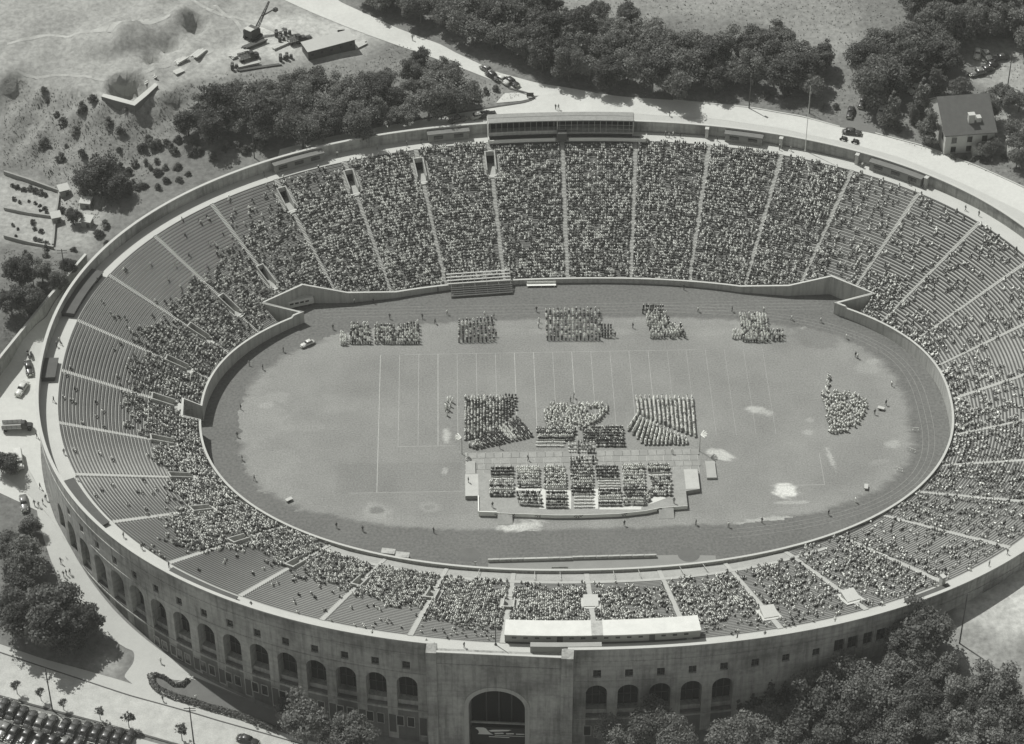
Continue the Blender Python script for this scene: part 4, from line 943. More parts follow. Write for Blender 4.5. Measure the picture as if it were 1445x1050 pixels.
crowd = npmesh('spectator_crowd', X, Qd, M_people, col=A); tag(crowd, 'dense crowd of spectators filling the bench rows all round the stadium bowl', 'crowd', kind='stuff')
print('crowd', len(rest))

# ---- graduates and bands on the field
GRAD = []; CHAIRS = []      # (x, y, z, heading, pals row), (x, y, z, heading)
def pal1(kind):
    r = rand_pals(1, (1, .15, 0, 0))[0]
    r[1] = rng.uniform(.2, .6); r[3] = .5
    if rng.random() < .5: r[2] = r[5] = rng.uniform(.45, .75)
    return {'w': r, 'd': rand_pals(1, (0, .02, .08, 1))[0], 'm': rand_pals(1, (.45, .2, .15, .3))[0], 'g': rand_pals(1, (.1, .3, .6, .3))[0]}[kind]
def grid(TL, TR, BR, BL, nc, nr, kinds, z=0., head=-math.pi/2, fill=.96, seat=True, white_chair=False):
    A_, B_, C_, D_ = [uz(p[0], p[1], z)[:2] for p in (TL, TR, BR, BL)]
    for r in range(nr):
        v = r/max(1, nr-1)
        for c in range(nc):
            u = c/max(1, nc-1); P_ = (A_*(1-u)+B_*u)*(1-v)+(D_*(1-u)+C_*u)*v+rng.normal(0, .05, 2)
            kd = kinds[r*len(kinds)//nr] if isinstance(kinds, str) else kinds(c, r)
            zz = z if z == 0 or P_[1] < -19.6 else .16
            if kd == 'e' or rng.random() > fill:
                if seat: CHAIRS.append((P_[0], P_[1], zz, head))
            else: GRAD.append((P_[0], P_[1], zz, head, pal1(kd), seat))
S1 = 1.05
def mixed(s): return lambda c, r: s[(c*7+r*5+int(rng.integers(3))) % len(s)]
grid((694,660),(724,660),(724,673),(694,673), 12, 4, 'd', S1); grid((695,677),(723,677),(723,677),(695,677), 11, 1, 'e', S1)
grid((692,683),(724,683),(724,699),(692,699), 12, 4, 'wmwm', S1)
grid((730,659),(760,659),(760,686),(731,686), 12, 8, 'wwwwwmwm', S1); grid((737,688),(761,688),(761,689),(737,689), 10, 1, 'e', S1)
grid((730,698),(762,698),(764,714),(734,712), 11, 4, mixed('mwdm'), S1)
grid((769,658),(797,658),(798,688),(769,688), 11, 9, 'wmwmwmwmw', S1); grid((772,694),(798,694),(799,716),(772,716), 11, 6, 'edwdmd', S1)
grid((806,658),(835,658),(836,675),(806,675), 11, 5, 'g', S1); grid((807,679),(836,679),(836,697),(807,697), 11, 5, 'mwmdd', S1); grid((811,702),(836,702),(837,716),(811,716), 10, 4, 'e', S1)
grid((842,658),(871,658),(871,675),(842,675), 11, 5, 'd', S1); grid((845,680),(873,680),(874,691),(845,691), 11, 4, 'e', S1); grid((846,695),(875,695),(876,713),(846,713), 11, 5, 'dmwed', S1)
grid((879,656),(908,656),(910,712),(881,712), 11, 14, 'wwmwwmwwmdmdwm', S1); grid((912,700),(918,695),(916,706),(908,712), 4, 3, 'm', S1)
grid((915,656),(944,656),(945,666),(915,666), 11, 4, 'mwmd', S1); grid((916,672),(945,671),(945,671),(916,672), 11, 1, 'e', S1); grid((919,678),(947,678),(947,698),(920,698), 10, 5, mixed('mwmd'), S1)
grid((803,628),(838,625),(838,638),(803,638), 9, 3, 'm', .15, fill=.6); grid((806,650),(840,648),(840,653),(806,654), 10, 2, 'm', .15, fill=.65)
grid((758,608),(812,608),(812,612),(758,612), 20, 2, 'm'); grid((758,614),(808,615),(808,621),(760,621), 20, 3, 'dwd'); grid((758,625),(796,625),(794,630),(757,630), 15, 2, 'e')
grid((824,607),(878,606),(879,622),(824,621), 20, 5, mixed('ddm')); grid((843,624),(880,624),(880,629),(842,629), 14, 2, 'd')
# fan blocks of graduates
for i in range(17):       # upper left block, columns
    x = 657+i*4.4; yb = 620-i*.9-(i > 9)*(i-9)*4.0
    grid((x, 563-(i > 12)*2), (x, 563), (x+(i > 11)*(i-11)*1.0, yb), (x, yb), 1, int((yb-563)/2.5), mixed('mmwd') if i < 13 else 'd', fill=.95)
    # grid with one column uses TL->BL
for i in range(15):       # lower left fan
    t = i/14; x0, y0 = 663+t*66, 630-t*38; x1, y1 = 672+t*78, 633-t*17
    grid((x0, y0), (x0, y0), (x1, y1), (x1, y1), 1, max(3, int(math.hypot(x1-x0, (y1-y0)*1.5)/2.6)), 'd' if (3 <= i <= 8 or i > 11) else ('w' if i in (9, 10) else 'm'), fill=.97)
for i in range(14):       # upper right block
    x = 898+i*6.0; yb = 585+i*2.4
    grid((x, 563), (x, 563), (x+3+i*.1, yb), (x+3+i*.1, yb), 1, int((yb-563)/1.75), mixed('wwwwwm'), fill=.98)
for i in range(15):       # lower right fan
    t = i/14; x0, y0 = 899+t*68, 589+t*32; x1, y1 = 887+t*82, 607+min(1, t*4)*20-t*.5
    grid((x0, y0), (x0, y0), (x1, y1), (x1, y1), 1, max(4, int(math.hypot(x1-x0, (y1-y0)*1.5)/2.2)), mixed('wwwwwm'), fill=.97)
# band in white shirts on the grass in arcs
_bp = [(770,577),(782,570),(806,575),(832,571),(858,573),(857,582),(843,596),(828,605),(800,607),(772,604),(767,592)]; _got = []
for _ in range(3000):
    p = rng.uniform((765, 569), (860, 608))
    if not inpoly([p], _bp)[0] or ((p[0]-838)/9)**2+((p[1]-582)/6.5)**2 < 1 or ((p[0]-812)/5)**2+((p[1]-604)/5)**2 < 1: continue
    if any(abs(p[0]-a)**2+(1.5*abs(p[1]-b_))**2 < 15 for a, b_ in _got): continue
    _got.append(p); g = uz(*p); GRAD.append((g[0], g[1], 0, math.pi/2+rng.normal(0, .4), pal1('w'), True))
# standing bands along the far track
STND = []
def sgrid(TL, TR, BR, BL, nc, nr, kinds, head=-math.pi/2, fill=.95):
    n0 = len(GRAD); grid(TL, TR, BR, BL, nc, nr, kinds, 0., head, fill, False)
    for g in GRAD[n0:]: STND.append(g)
    del GRAD[n0:]
sgrid((497,462),(519,462),(523,485),(494,485), 9, 7, mixed('mmdw')); sgrid((530,463),(556,465),(558,485),(530,485), 10, 7, mixed('mmdw')); sgrid((563,465),(590,459),(591,485),(562,485), 10, 7, mixed('mmdw')); sgrid((482,474),(488,474),(488,487),(481,487), 3, 5, 'w')
sgrid((648,458),(694,453),(697,482),(648,483), 10, 9, mixed('dmd')); sgrid((771,442),(845,441),(846,480),(772,480), 15, 13, mixed('mdmw'))
sgrid((849,464),(862,464),(862,476),(850,476), 4, 4, 'd'); sgrid((908,437),(935,437),(935,442),(907,442), 9, 2, 'd'); sgrid((912,446),(940,446),(944,460),(914,460), 9, 5, mixed('mw')); sgrid((917,463),(960,463),(966,477),(918,477), 13, 5, mixed('mwm'), fill=.85)
sgrid((1044,448),(1080,448),(1083,483),(1049,482), 10, 11, mixed('wm')); sgrid((1034,472),(1046,472),(1046,478),(1034,478), 4, 2, 'w'); sgrid((1084,472),(1104,472),(1104,480),(1085,481), 6, 3, 'm')
# band gathered at the right end of the field
for y in np.arange(556, 613, 4.3):
    w_ = np.interp(y, [556, 562, 572, 585, 598, 606, 613], [22, 44, 56, 60, 50, 40, 24]); x = 1161+(y-556)*.19
    while x < 1161+(y-556)*.19+w_:
        u = (x-1161)/60; g = uz(x+rng.normal(0, .7), y-u*u*9+rng.normal(0, .9))
        if rng.random() > .12: GRAD.append((g[0], g[1], 0, math.pi*.5+rng.normal(0, .4), pal1('w' if rng.random() < .93 else 'm'), True))
        x += rng.uniform(3.2, 4.8)
for n_ in range(12): g = uz(1168-n_*.2+rng.normal(0, 1), 532+n_*2); GRAD.append((g[0], g[1], 0, 0., pal1('w'), True))
for n_ in range(12): STND.append((*uz(633+rng.normal(0, 3), 573+rng.normal(0, 5))[:2], 0, 0., pal1('w'), False))
# seated: the nearest rows one by one, the rest as one crowd
GRAD.sort(key=lambda g: g[1])
NG = 60
for g in GRAD[:NG]:
    pal = 'white' if g[4][0] > .5 else ('pale' if g[4][0] > .28 else ('grey' if g[4][0] > .1 else 'gown'))
    person((g[0], g[1], g[2]+.45), g[3], 'sit', pal, 'graduate seated in the front rows along the curved edge of the stage', 'graduate', 'graduates in the front rows of the stage', 'graduate')
    CHAIRS.append((g[0]-.02, g[1]+.0, g[2], g[3], 1))
R_ = GRAD[NG:]
X, Qd, A = mass('g', [(g[0], g[1], g[2]+.45) for g in R_], np.array([g[3] for g in R_])+rng.normal(0, .12, len(R_)), np.array([g[4] for g in R_]))
# their chairs (seat, back, legs) belong to the same mass
cv, cf = [], []
def chair_geo(x, y, z, h):
    c, s = math.cos(h), math.sin(h); b = len(cv)
    def p(u, v, w_): cv.append((x+u*c-v*s, y+u*s+v*c, z+w_))
    for w_ in (.42, .45):
        for u, v in ((-.2, -.2), (.2, -.2), (.2, .2), (-.2, .2)): p(u, v, w_)
    for u, v, w_ in ((-.2, -.2, .5), (-.2, .2, .5), (-.28, .2, .85), (-.28, -.2, .85)): p(u, v, w_)
    for u in (-.19, .19):
        for v in (-.2, .2): p(u, v-.02, 0); p(u, v+.02, 0); p(u, v+.02, .43); p(u, v-.02, .43)
    cf.extend([(b+3, b+2, b+1, b), (b+4, b+5, b+6, b+7), (b, b+1, b+5, b+4), (b+2, b+3, b+7, b+6), (b+8, b+9, b+10, b+11)]+[(b+12+4*i, b+13+4*i, b+14+4*i, b+15+4*i) for i in range(4)])
for g in R_:
    if g[5]: chair_geo(g[0], g[1], g[2], g[3])
nX = len(X); X = np.vstack([X, np.array(cv)]); Qd = np.vstack([Qd, np.array(cf)+nX]); A = np.r_[A, np.full(len(cv), .30)]
gc = npmesh('graduate_crowd', X, Qd, M_people, col=A); tag(gc, 'massed graduates in gowns and white dress seated in blocks on stage and grass', 'crowd', kind='stuff')
# empty folding chairs
def chair_obj():
    m = MB()
    m.box((0, 0, .44), (.4, .4, .03)); m.box((-.25, 0, .72), (.03, .4, .28))
    for v in (-.19, .19): m.bar((-.3, v, .86), (.22, v, 0), .025); m.bar((.15, v, .44), (-.22, v, 0), .025)
    return m
ch0 = None
for c in CHAIRS:
    if ch0 is None: ch0 = o = chair_obj().build('folding_chair', mat('chair_paint', .55, var=.1))
    else: o = ch0.copy(); COL.objects.link(o)
    o.location = c[:3]; o.rotation_euler = (0, 0, c[3])
    if len(c) > 4: tag(o, 'pale folding chair under a seated graduate on the front of the stage', 'chair', 'taken chairs on the stage')
    else: tag(o, 'pale empty folding chair standing in a row among the graduates', 'chair', 'empty folding chairs')
print('grads', len(R_), 'chairs', len(CHAIRS), 'stand', len(STND))
for g in STND:
    pass
S_ = STND
X, Qd, A = mass('b', [(g[0], g[1], 0) for g in S_], np.array([g[3] for g in S_])+rng.normal(0, .2, len(S_)), np.array([g[4] for g in S_]), sit=False)
o = npmesh('marching_crowd', X, Qd, M_people, col=A); tag(o, 'blocks of people standing in formation on the grass along the far track', 'crowd', kind='stuff')
# single figures on field, track, rim and streets
one = [
 (475,745,'dark','stand','lone dark figure standing at the inner edge of the near track, leftmost of three'),(512,750,'dark','stand','lone dark figure at the inner edge of the near track below the ringed worn patch'),(612,752,'dark','stand','lone dark figure at the inner edge of the near track just left of the stage'),
 (388,470,'white','walk','person in white walking in the shadow of the left inner wall'),(400,497,'dark','stand','dark figure alone on the left grass below the parked car'),(371,522,'dark','stand','dark figure alone on the left track near the inner wall'),(352,516,'grey','walk','grey figure alone at the left grass edge'),
 (340,578,'dark','stand','dark figure on the left grass edge level with the wall tunnel'),(335,617,'dark','stand','dark figure on the left grass edge below the wall tunnel'),(342,650,'dark','stand','dark figure on the lower left grass edge'),(359,678,'dark','walk','dark figure walking on the lower left grass edge'),
 (1298,505,'dark','stand','dark figure by the right inner wall'),(1207,504,'dark','stand','dark clad person in a pair on the right grass'),(1210,506,'white','stand','white clad person in a pair on the right grass'),(1117,452,'white','walk','white clad walker beside the far straight left of the worn diamond'),(1158,455,'white','walk','white clad walker beside the far straight above the worn diamond'),
 (1194,478,'allwhite','stand','white clad figure at the grass edge in the far right corner'),(1169,727,'dark','stand','dark figure at the lower right grass edge'),(1075,738,'dark','stand','dark figure at the end of the pale worn strip'),(1207,709,'allwhite','stand','white clad figure on the lower right grass'),(1028,744,'white','stand','pale figure at the near grass edge right of the stage'),
 (982,741,'dark','stand','dark figure at the near grass edge below the stage corner'),(881,742,'dark','stand','dark figure at the near grass edge below the stage middle'),(614,457,'dark','walk','dark figure between the two left hand formations'),(700,475,'dark','walk','dark figure beside the second formation'),(684,447,'whitehat','point','band leader in pale hat behind the second formation'),(697,450,'dark','stand','dark figure behind the second formation at its right end'),
 (757,440,'gown','point','gowned leader standing behind the largest formation'),(761,455,'white','stand','white clad person at the left flank of the largest formation'),(760,462,'white','walk','pale clad person walking at the left flank of the largest formation'),(868,476,'gown','point','dark figure with raised arm right of the largest formation'),(893,463,'gown','stand','lone gowned figure between two far formations'),
 (985,440,'white','walk','white clad walker on the far track right of the stepped formation'),(1033,440,'dark','stand','dark walker on the far track behind the white formation'),(1078,440,'white','stand','pale walker on the far track behind the white formation'),(1083,456,'dark','stand','dark figure beside the white formation'),(631,444,'white','walk','white clad walker on the far track above the gap between formations'),
 (550,450,'dark','stand','dark figure on the far track behind the third small block'),(596,450,'dark','walk','thin dark figure on the far track right of the small blocks'),(470,465,'dark','stand','dark figure on the track left of the small blocks'),(500,428,'white','stand','pale figure against the far wall near the parked bus'),(489,427,'white','walk','pale figure against the far wall, nearest the bus'),(527,428,'dark','stand','dark figure against the far wall'),(618,412,'dark','stand','dark figure at the left of the temporary bleacher'),
 (965,409,'dark','stand','dark figure at the foot of the far wall'),(810,562,'gown','point','conductor on the grass behind the white shirted band'),(805,567,'grey','stand','grey figure beside the conductor'),(705,632,'gown','walk','gowned figure on the pale floor at the left of the stage'),(745,650,'gown','walk','gowned figure standing on the paved floor above the second column'),(948,640,'whitehat','walk','white clad person on the paved floor at its right end'),(661,681,'dark','stand','dark figure on the left wing of the stage'),(951,710,'dark','stand','dark figure near the right front corner of the stage'),(695,716,'dark','stand','dark figure near the left front corner of the stage'),
 (1234,585,'dark','stand','dark figure beside the white cart on the right grass'),(1250,572,'dark','walk','dark figure just right of the gathered band'),(1258,545,'white','stand','white clad figure right of the gathered band top'),
]
for i, (px, py, pal, pose, lb) in enumerate(one):
    g = uz(px, py, 0); z = 0
    if 'stage' in lb and ('wing' in lb or 'corner' in lb) and 'near grass' not in lb: z = 1.06; g = uz(px, py, z)
    elif 'floor' in lb: z = .18; g = uz(px, py, z)
    person((g[0], g[1], z), rng.uniform(-3, 3), pose, pal, lb)
off = [(582,57,'dark','walk','lone pedestrian in the middle of the far sloping road'),(784,155,'dark','stand','dark one of two pedestrians behind the far press box'),(788,155,'grey','walk','grey one of two pedestrians behind the far press box'),(945,165,'dark','stand','lone pedestrian on the far pavement behind the rim wall'),(911,138,'dark','stand','figure at the wood edge by the far road'),
 (52,618,'dark','walk','person walking past the truck by the left wall'),(57,690,'dark','walk','lone pedestrian on the left pavement above a group'),(61,712,'dark','stand','first of four pedestrians beside the small car'),(55,716,'grey','stand','second of four pedestrians beside the small car'),(49,714,'dark','walk','third of four pedestrians beside the small car'),(65,706,'dark','walk','fourth of four pedestrians, nearest the wall'),
 (86,795,'dark','walk','lone pedestrian on the curving pavement above a group of three'),(90,814,'dark','walk','left one of three pedestrians on the curving pavement'),(94,812,'dark','stand','middle one of three pedestrians on the curving pavement'),(99,811,'grey','walk','right one of three pedestrians on the curving pavement'),
 (227,936,'whitehat','walk','white hatted person on the forecourt by the basement doors'),(230,990,'dark','walk','dark pedestrian on the pavement below the hedge'),(360,1026,'dark','walk','left one of three pedestrians on the street pavement'),(377,1032,'dark','walk','middle one of three pedestrians on the street pavement'),(391,1031,'dark','stand','right one of three pedestrians on the street pavement'),(258,990,'dark','walk','dark pedestrian beside the leaning street pole'),(277,988,'allwhite','stand','white clad figure standing on the hedge bed')]
for px, py, pal, pose, lb in off:
    g = at(px, py); person((g.x, g.y, gz(g.x, g.y)+.1), rng.uniform(-3, 3), pose, pal, lb)
for i, k in enumerate([(4.1,1.8),(3.05,1.5),(2.5,2.0),(2.1,2.6),(1.9,2.2),(7.2,3.5),(8.45,2.4),(8.5,2.9),(8.55,2.2),(9.6,3.6),(10.6,4.0),(11.1,4.1),(12.3,3.4),(12.6,3.8),(13.05,3.6),(14.2,2.8),(15.6,3.2),(16.2,2.6),(16.6,2.7),(19.5,3.2),(19.8,3.0),(20.6,3.4),(22.6,3.3),(22.9,3.5),(31.0,2.5),(31.2,3.0),(31.9,2.2),(32.9,2.2),(33.05,2.6),(33.9,2.4),(34.4,2.2),(34.5,2.0),(34.55,2.6),(34.6,2.3),(30.1,2.6),(30.3,3.2)]):
    c = P3(qk(k[0]), k[1], ZP); person(tuple(c), rng.uniform(-3, 3), ['stand', 'walk'][i % 2], ['dark', 'white', 'grey', 'hat', 'dark'][i % 5], 'spectator standing about on the rim promenade behind the last bench row', 'spectator', 'spectators standing on the rim promenade')

# ================================================================== TREES AND PLANTS
def add_random(m):
    n = m.node_tree; b = n.nodes['Principled BSDF']; src = b.inputs['Base Color'].links[0].from_socket
    oi = n.nodes.new('ShaderNodeObjectInfo'); mr = n.nodes.new('ShaderNodeMapRange'); mr.inputs['To Min'].default_value = .7; mr.inputs['To Max'].default_value = 1.35
    n.links.new(oi.outputs['Random'], mr.inputs['Value']); vm = n.nodes.new('ShaderNodeVectorMath'); vm.operation = 'SCALE'
    n.links.new(src, vm.inputs[0]); n.links.new(mr.outputs[0], vm.inputs['Scale']); n.links.new(vm.outputs[0], b.inputs['Base Color'])
for m in (M_leaf, M_leaf2): add_random(m)
def cards(C, Nn, size):
    n = len(C); r = rng.normal(0, 1, (n, 3)); u = np.cross(Nn, r); u /= np.linalg.norm(u, axis=1, keepdims=True)+1e-9; v = np.cross(Nn, u)
    s = (size*rng.uniform(.55, 1.35, n))[:, None]; a = rng.uniform(.55, 1.0, n)[:, None]; k = rng.uniform(-.35, .35, n)[:, None]
    V = np.stack([C-u*s*.5-v*s*a*.3, C+u*s*.15-v*s*a*.55+Nn*s*k, C+u*s*.55+v*s*a*.25, C-u*s*.1+v*s*a*.55-Nn*s*k], 1)
    return V.reshape(-1, 3), (np.arange(n)[:, None]*4+np.arange(4)[None])
def crown_arrays(seed, n, leaf, nb=17, flat=.85, spread=1.0, conic=0.0):
    """leaf clumps of very different sizes over an uneven envelope, with loose sprays and gaps between them"""
    g = np.random.default_rng(seed); B = []; nb = int(nb*2.3); ph = g.uniform(0, 6.28, 6)
    while len(B) < nb:
        p = g.normal(0, .52, 3); az = math.atan2(p[1], p[0])
        env = .80+.20*math.sin(2*az+ph[0])+.14*math.sin(3*az+ph[1]+2*p[2])+.10*math.sin(5*az+ph[2])
        if np.linalg.norm(p) > env or p[2] < -.58: continue
        w_ = 1-conic*max(0, p[2]+.4)*.7
        B.append((p[0]*spread*w_, p[1]*spread*w_, p[2]*flat*(1+conic*.6), g.uniform(.11, .22+.14*g.random()**2)*w_))
    C, Nn = [], []
    tot = sum(b[3]**2 for b in B)
    for x, y, z, r in B:
        k = int(n*r*r/tot); d = g.normal(0, 1, (k, 3)); d[:, 2] += .2; d /= np.linalg.norm(d, axis=1, keepdims=True)
        C.append(np.array([x, y, z])+d*r*g.uniform(.45, 1.45, (k, 1))*np.array([1.1, 1.1, .75])); Nn.append(d)
    k = int(n*.10); d = g.normal(0, 1, (k, 3)); d /= np.linalg.norm(d, axis=1, keepdims=True); d[:, 2] = np.abs(d[:, 2])*.9-.25
    C.append(d*np.array([spread*.95, spread*.95, flat])*g.uniform(.55, 1.0, (k, 1))*(1-conic*.35)); Nn.append(d)
    C, Nn = np.concatenate(C), np.concatenate(Nn); Nn = Nn+np.array([0, 0, .25])+g.normal(0, .75, Nn.shape); Nn /= np.linalg.norm(Nn, axis=1, keepdims=True)
    return C, Nn, B
TREES = []
def make_tree(name, seed, n, leaf, m, trunk_h=1.15, **kw):
    C, Nn, B = crown_arrays(seed, n, leaf, **kw); V, Q = cards(C, Nn, leaf); V[:, 2] += trunk_h
    t = empty(name, (0, 0, 0)); npmesh('crown', V, Q, m, parent=t)
    tb = MB(); tb.tube((0, 0, -.25), (.02, .01, trunk_h*.55), .075, .05, 8)
    for x, y, z, r in B[:7]: tb.tube((.02, .01, trunk_h*.5), (x*.8, y*.8, trunk_h+z*.75), .04, .012, 6)
    tb.build('trunk', M_bark, t); return t
protos = [make_tree('deciduous_tree', 10+i, 6500, .088, M_leaf if i < 4 else M_leaf2, nb=[18, 22, 15, 20, 18, 22][i], spread=[1, 1.05, .95, 1.1, 1, .9][i], flat=[.85, .8, 1.0, .75, .9, 1.05][i]) for i in range(6)]
conics = [make_tree('young_tree', 30+i, 4500, .09, M_leaf, nb=15, spread=.8, flat=1.05, conic=.8) for i in range(2)]
shrubs = [make_tree('shrub', 40+i, 1500, .16, M_leaf if i == 0 else M_leaf2, trunk_h=.45, nb=9) for i in range(2)]
smalls = [make_tree('street_tree', 50+i, 800, .16, M_leaf2, trunk_h=2.3, nb=6, spread=1.1, flat=.8) for i in range(2)]
talls = [make_tree('tall_tree', 60+i, 6500, .088, M_leaf, trunk_h=3.0, nb=18, spread=1.0, flat=.9) for i in range(2)]
PROTO_USED = {}
def plant(proto, px, py, R, label, cat='tree', group=None, lift=None, sz=None):
    """px, py: middle of the crown in the photograph"""
    z = 0.0; h = 1.15 if lift is None else lift
    p = at(px, py); zz = p.z
    for _ in range(6):
        q = uz(px, py, zz+h*R); zz = gz(q[0], q[1])
    t = copy_tree(proto); t.location = (q[0], q[1], zz); t.rotation_euler = (0, 0, rng.uniform(0, 6.28))
    s = R*rng.uniform(.95, 1.05); t.scale = (s, s, sz*R if sz else s*rng.uniform(.9, 1.12)); PROTO_USED[proto.name] = 1
    return tag(t, label, cat, group)
def wood(poly, R0, R1, mind, label, group, tries=4000, pr=None, dark=.35):
    poly = np.array(poly, float); lo, hi = poly.min(0), poly.max(0); got = []
    for _ in range(tries):
        p = rng.uniform(lo, hi)
        if not inpoly([p], poly)[0]: continue
        g = at(*p)
        if any((g.x-a)**2+(g.y-b)**2 < mind**2 for a, b in got): continue
        got.append((g.x, g.y)); R = rng.uniform(R0, R1)
        plant(protos[int(rng.integers(4)) if rng.random() > dark else 4+int(rng.integers(2))], p[0], p[1], R, label, 'tree', group)
    return len(got)
nt_ = 0
nt_ += wood([(262,172),(300,138),(360,120),(430,114),(500,110),(560,98),(595,84),(635,94),(655,112),(664,134),(650,146),(600,154),(560,162),(480,182),(400,194),(350,188),(300,180)], 3.0, 5.0, 4.6, 'leafy tree in the wood between the building site and the far left rim road', 'trees of the wood below the building site')
nt_ += wood([(530,-8),(575,8),(620,26),(672,46),(730,72),(780,88),(840,98),(900,104),(960,110),(1030,116),(1055,104),(1010,74),(985,42),(930,46),(880,38),(830,30),(790,14),(745,2),(730,-35),(510,-45)], 3.6, 5.6, 5.2, 'leafy tree in the long wood above the far road', 'trees of the long wood above the far road')
nt_ += wood([(1022,62),(1060,42),(1120,50),(1175,68),(1180,96),(1130,106),(1060,116),(1025,100)], 4.0, 5.6, 5.4, 'broad tree in the rounded clump at the meadow edge beyond the far road', 'trees of the meadow clump')
nt_ += wood([(1205,110),(1200,90),(1240,62),(1290,45),(1335,62),(1340,80),(1300,88),(1262,104),(1222,124)], 4.2, 6.0, 5.2, 'tall tree shading the parked cars on the drive', 'trees over the shaded drive')
nt_ += wood([(1290,2),(1330,28),(1390,46),(1445,50),(1500,50),(1500,-40),(1300,-40)], 4.2, 6.0, 5.4, 'tree in the top right wood behind the parked cars', 'trees of the top right wood')
nt_ += wood([(1075,1018),(1110,995),(1155,968),(1205,962),(1240,945),(1290,935),(1330,945),(1400,965),(1445,985),(1490,990),(1490,1100),(1050,1100)], 4.1, 5.8, 5.2, 'leafy tree in the wood below the near right wall', 'trees below the near right wall', dark=.2)
print('wood trees', nt_)
for px, py, R, dk, lb in [(887,20,4.2,1,'dark narrow tree standing out at the top edge of the long wood'),(845,14,3.2,0,'smaller pale tree left of the dark narrow tree'),(1143,116,3.8,0,'solitary tree beside the far road next to a pole'),
 (1352,118,2.8,0,'small rounded tree behind the house near the parked cars'),(1398,152,3.4,0,'tree against the right side of the house roof'),(1432,176,3.2,0,'tree right of the house nearest the frame'),(1402,206,2.5,0,'leafy tree in front of the house corner'),(1416,128,3.2,0,'tree behind the right side of the house roof'),(1440,140,3.4,0,'tree at the right frame edge level with the house ridge'),(1440,200,3.2,0,'tree at the right frame edge below the house eaves'),(1436,222,3.0,0,'tree beside the road right of the house'),(1385,212,1.9,0,'low tree in front of the house wall'),
 (140,246,5.0,1,'large dark tree on the slope above the left rim'),(118,258,3.4,1,'dark tree at the left of the large slope tree'),(164,262,3.6,1,'dark tree at the right of the large slope tree'),(103,305,2.3,1,'round dark tree among the garden sheds'),
 (30,388,3.8,1,'broad tree below the gardens at the left edge'),(58,382,3.0,0,'tree below the gardens, right of the broad one'),(84,398,2.6,0,'small tree behind the left retaining wall by a pole'),(40,420,3.8,0,'pale tree just above the left retaining wall'),(14,425,3.6,1,'tree at the very left edge above the retaining wall'),(98,378,2.2,1,'dark bush-like tree near the end of the retaining wall'),
 (120,875,4.4,1,'dark tree of the lawn group nearest the curved pavement'),(80,850,5.0,1,'dark tree behind the largest lawn tree'),(62,875,6.6,1,'largest dark tree on the lawn left of the near facade'),(22,872,5.2,1,'dark tree on the lawn at the left edge'),(98,898,4.6,1,'dark tree at the right of the largest lawn tree'),(36,785,4.6,0,'pale leafy tree above the lawn trees'),(12,768,4.0,0,'leafy tree at the left edge below the small car'),(28,828,3.8,1,'dark tree between the pale tree and the lawn trees'),(8,652,3.0,1,'tree at the left edge beside the van'),(40,742,2.6,1,'low tree beside the left pavement'),
 (405,1000,3.0,1,'dark low tree leftmost at the foot of the near facade'),(468,1050,3.2,1,'low tree between the two facade trees'),
 (905,1052,3.2,0,'tree at the bottom edge between two pale trees'),
 (1308,886,6.0,0,'tall pale tree standing close to the near right wall'),(1268,905,4.2,1,'dark tree left of the tall pale tree'),(1218,952,5.2,0,'pale tree rising beneath the paired windows'),(1160,972,5.0,0,'pale tree below the right hand square windows')]:
    plant(protos[(4 if dk else 0)+int(rng.integers(2 if dk else 4))], px, py, R, lb)
for px, py, R, lb in [(428,1014,5.2,'tall tree standing before the near facade, leftmost of two'),(498,1034,5.0,'tall pale topped tree before the near facade left of the gate'),(922,1010,5.0,'tall pale topped tree before the arches right of the gate'),(868,1042,4.2,'tall tree nearest the gate on its right side'),(955,1042,4.8,'tall round tree at the bottom edge below the right arches'),(1040,1035,5.0,'tall tree at the left end of the near right wood')]:
    plant(talls[int(rng.integers(2))], px, py, R, lb, lift=3.0)
for px, py, R, lb in [(1258,158,3.9,'young pointed tree on the verge at the drive mouth'),(1312,178,4.3,'young pointed tree at the left corner of the house'),(1300,140,4.0,'young pointed tree left of the house roof'),(1320,114,3.6,'young pointed tree behind the ridge of the house'),(1290,160,2.6,'young pointed tree between the verge tree and the house')]:
    plant(conics[int(rng.integers(2))], px, py, R, lb, sz=1.15)
for px, py, R, lb in [(22,966,1.25,'small pollarded street tree, leftmost by the parking lot'),(56,976,1.2,'second small street tree along the parking lot'),(88,990,1.1,'leaning small street tree, third along the parking lot'),(140,1004,1.15,'fourth small street tree along the parking lot'),(180,1011,1.5,'widest small street tree along the parking lot'),(255,1028,1.6,'ragged small street tree beside the lamp pole')]:
    plant(smalls[int(rng.integers(2))], px, py, R, lb, lift=2.3)
for px, py, R in [(18,262,.8),(24,264,.9),(33,267,.9),(42,266,1.0),(50,269,1.0),(57,272,1.0),(64,275,.8),(20,281,.7),(28,285,.6),(41,284,.5),(50,287,.6),(56,290,.6),(63,294,.8),(66,300,.6),(57,297,.5),(47,314,.9),(49,322,.8),(58,326,.9),(50,338,.9),(57,341,1.0),(66,344,.9),(18,318,.6),(25,323,.5),(22,333,.5),(87,296,1.2)]:
    plant(shrubs[int(rng.integers(2))], px, py, R, 'small dark shrub in the left hand garden plots', 'shrub', 'shrubs in the garden plots', lift=.4)
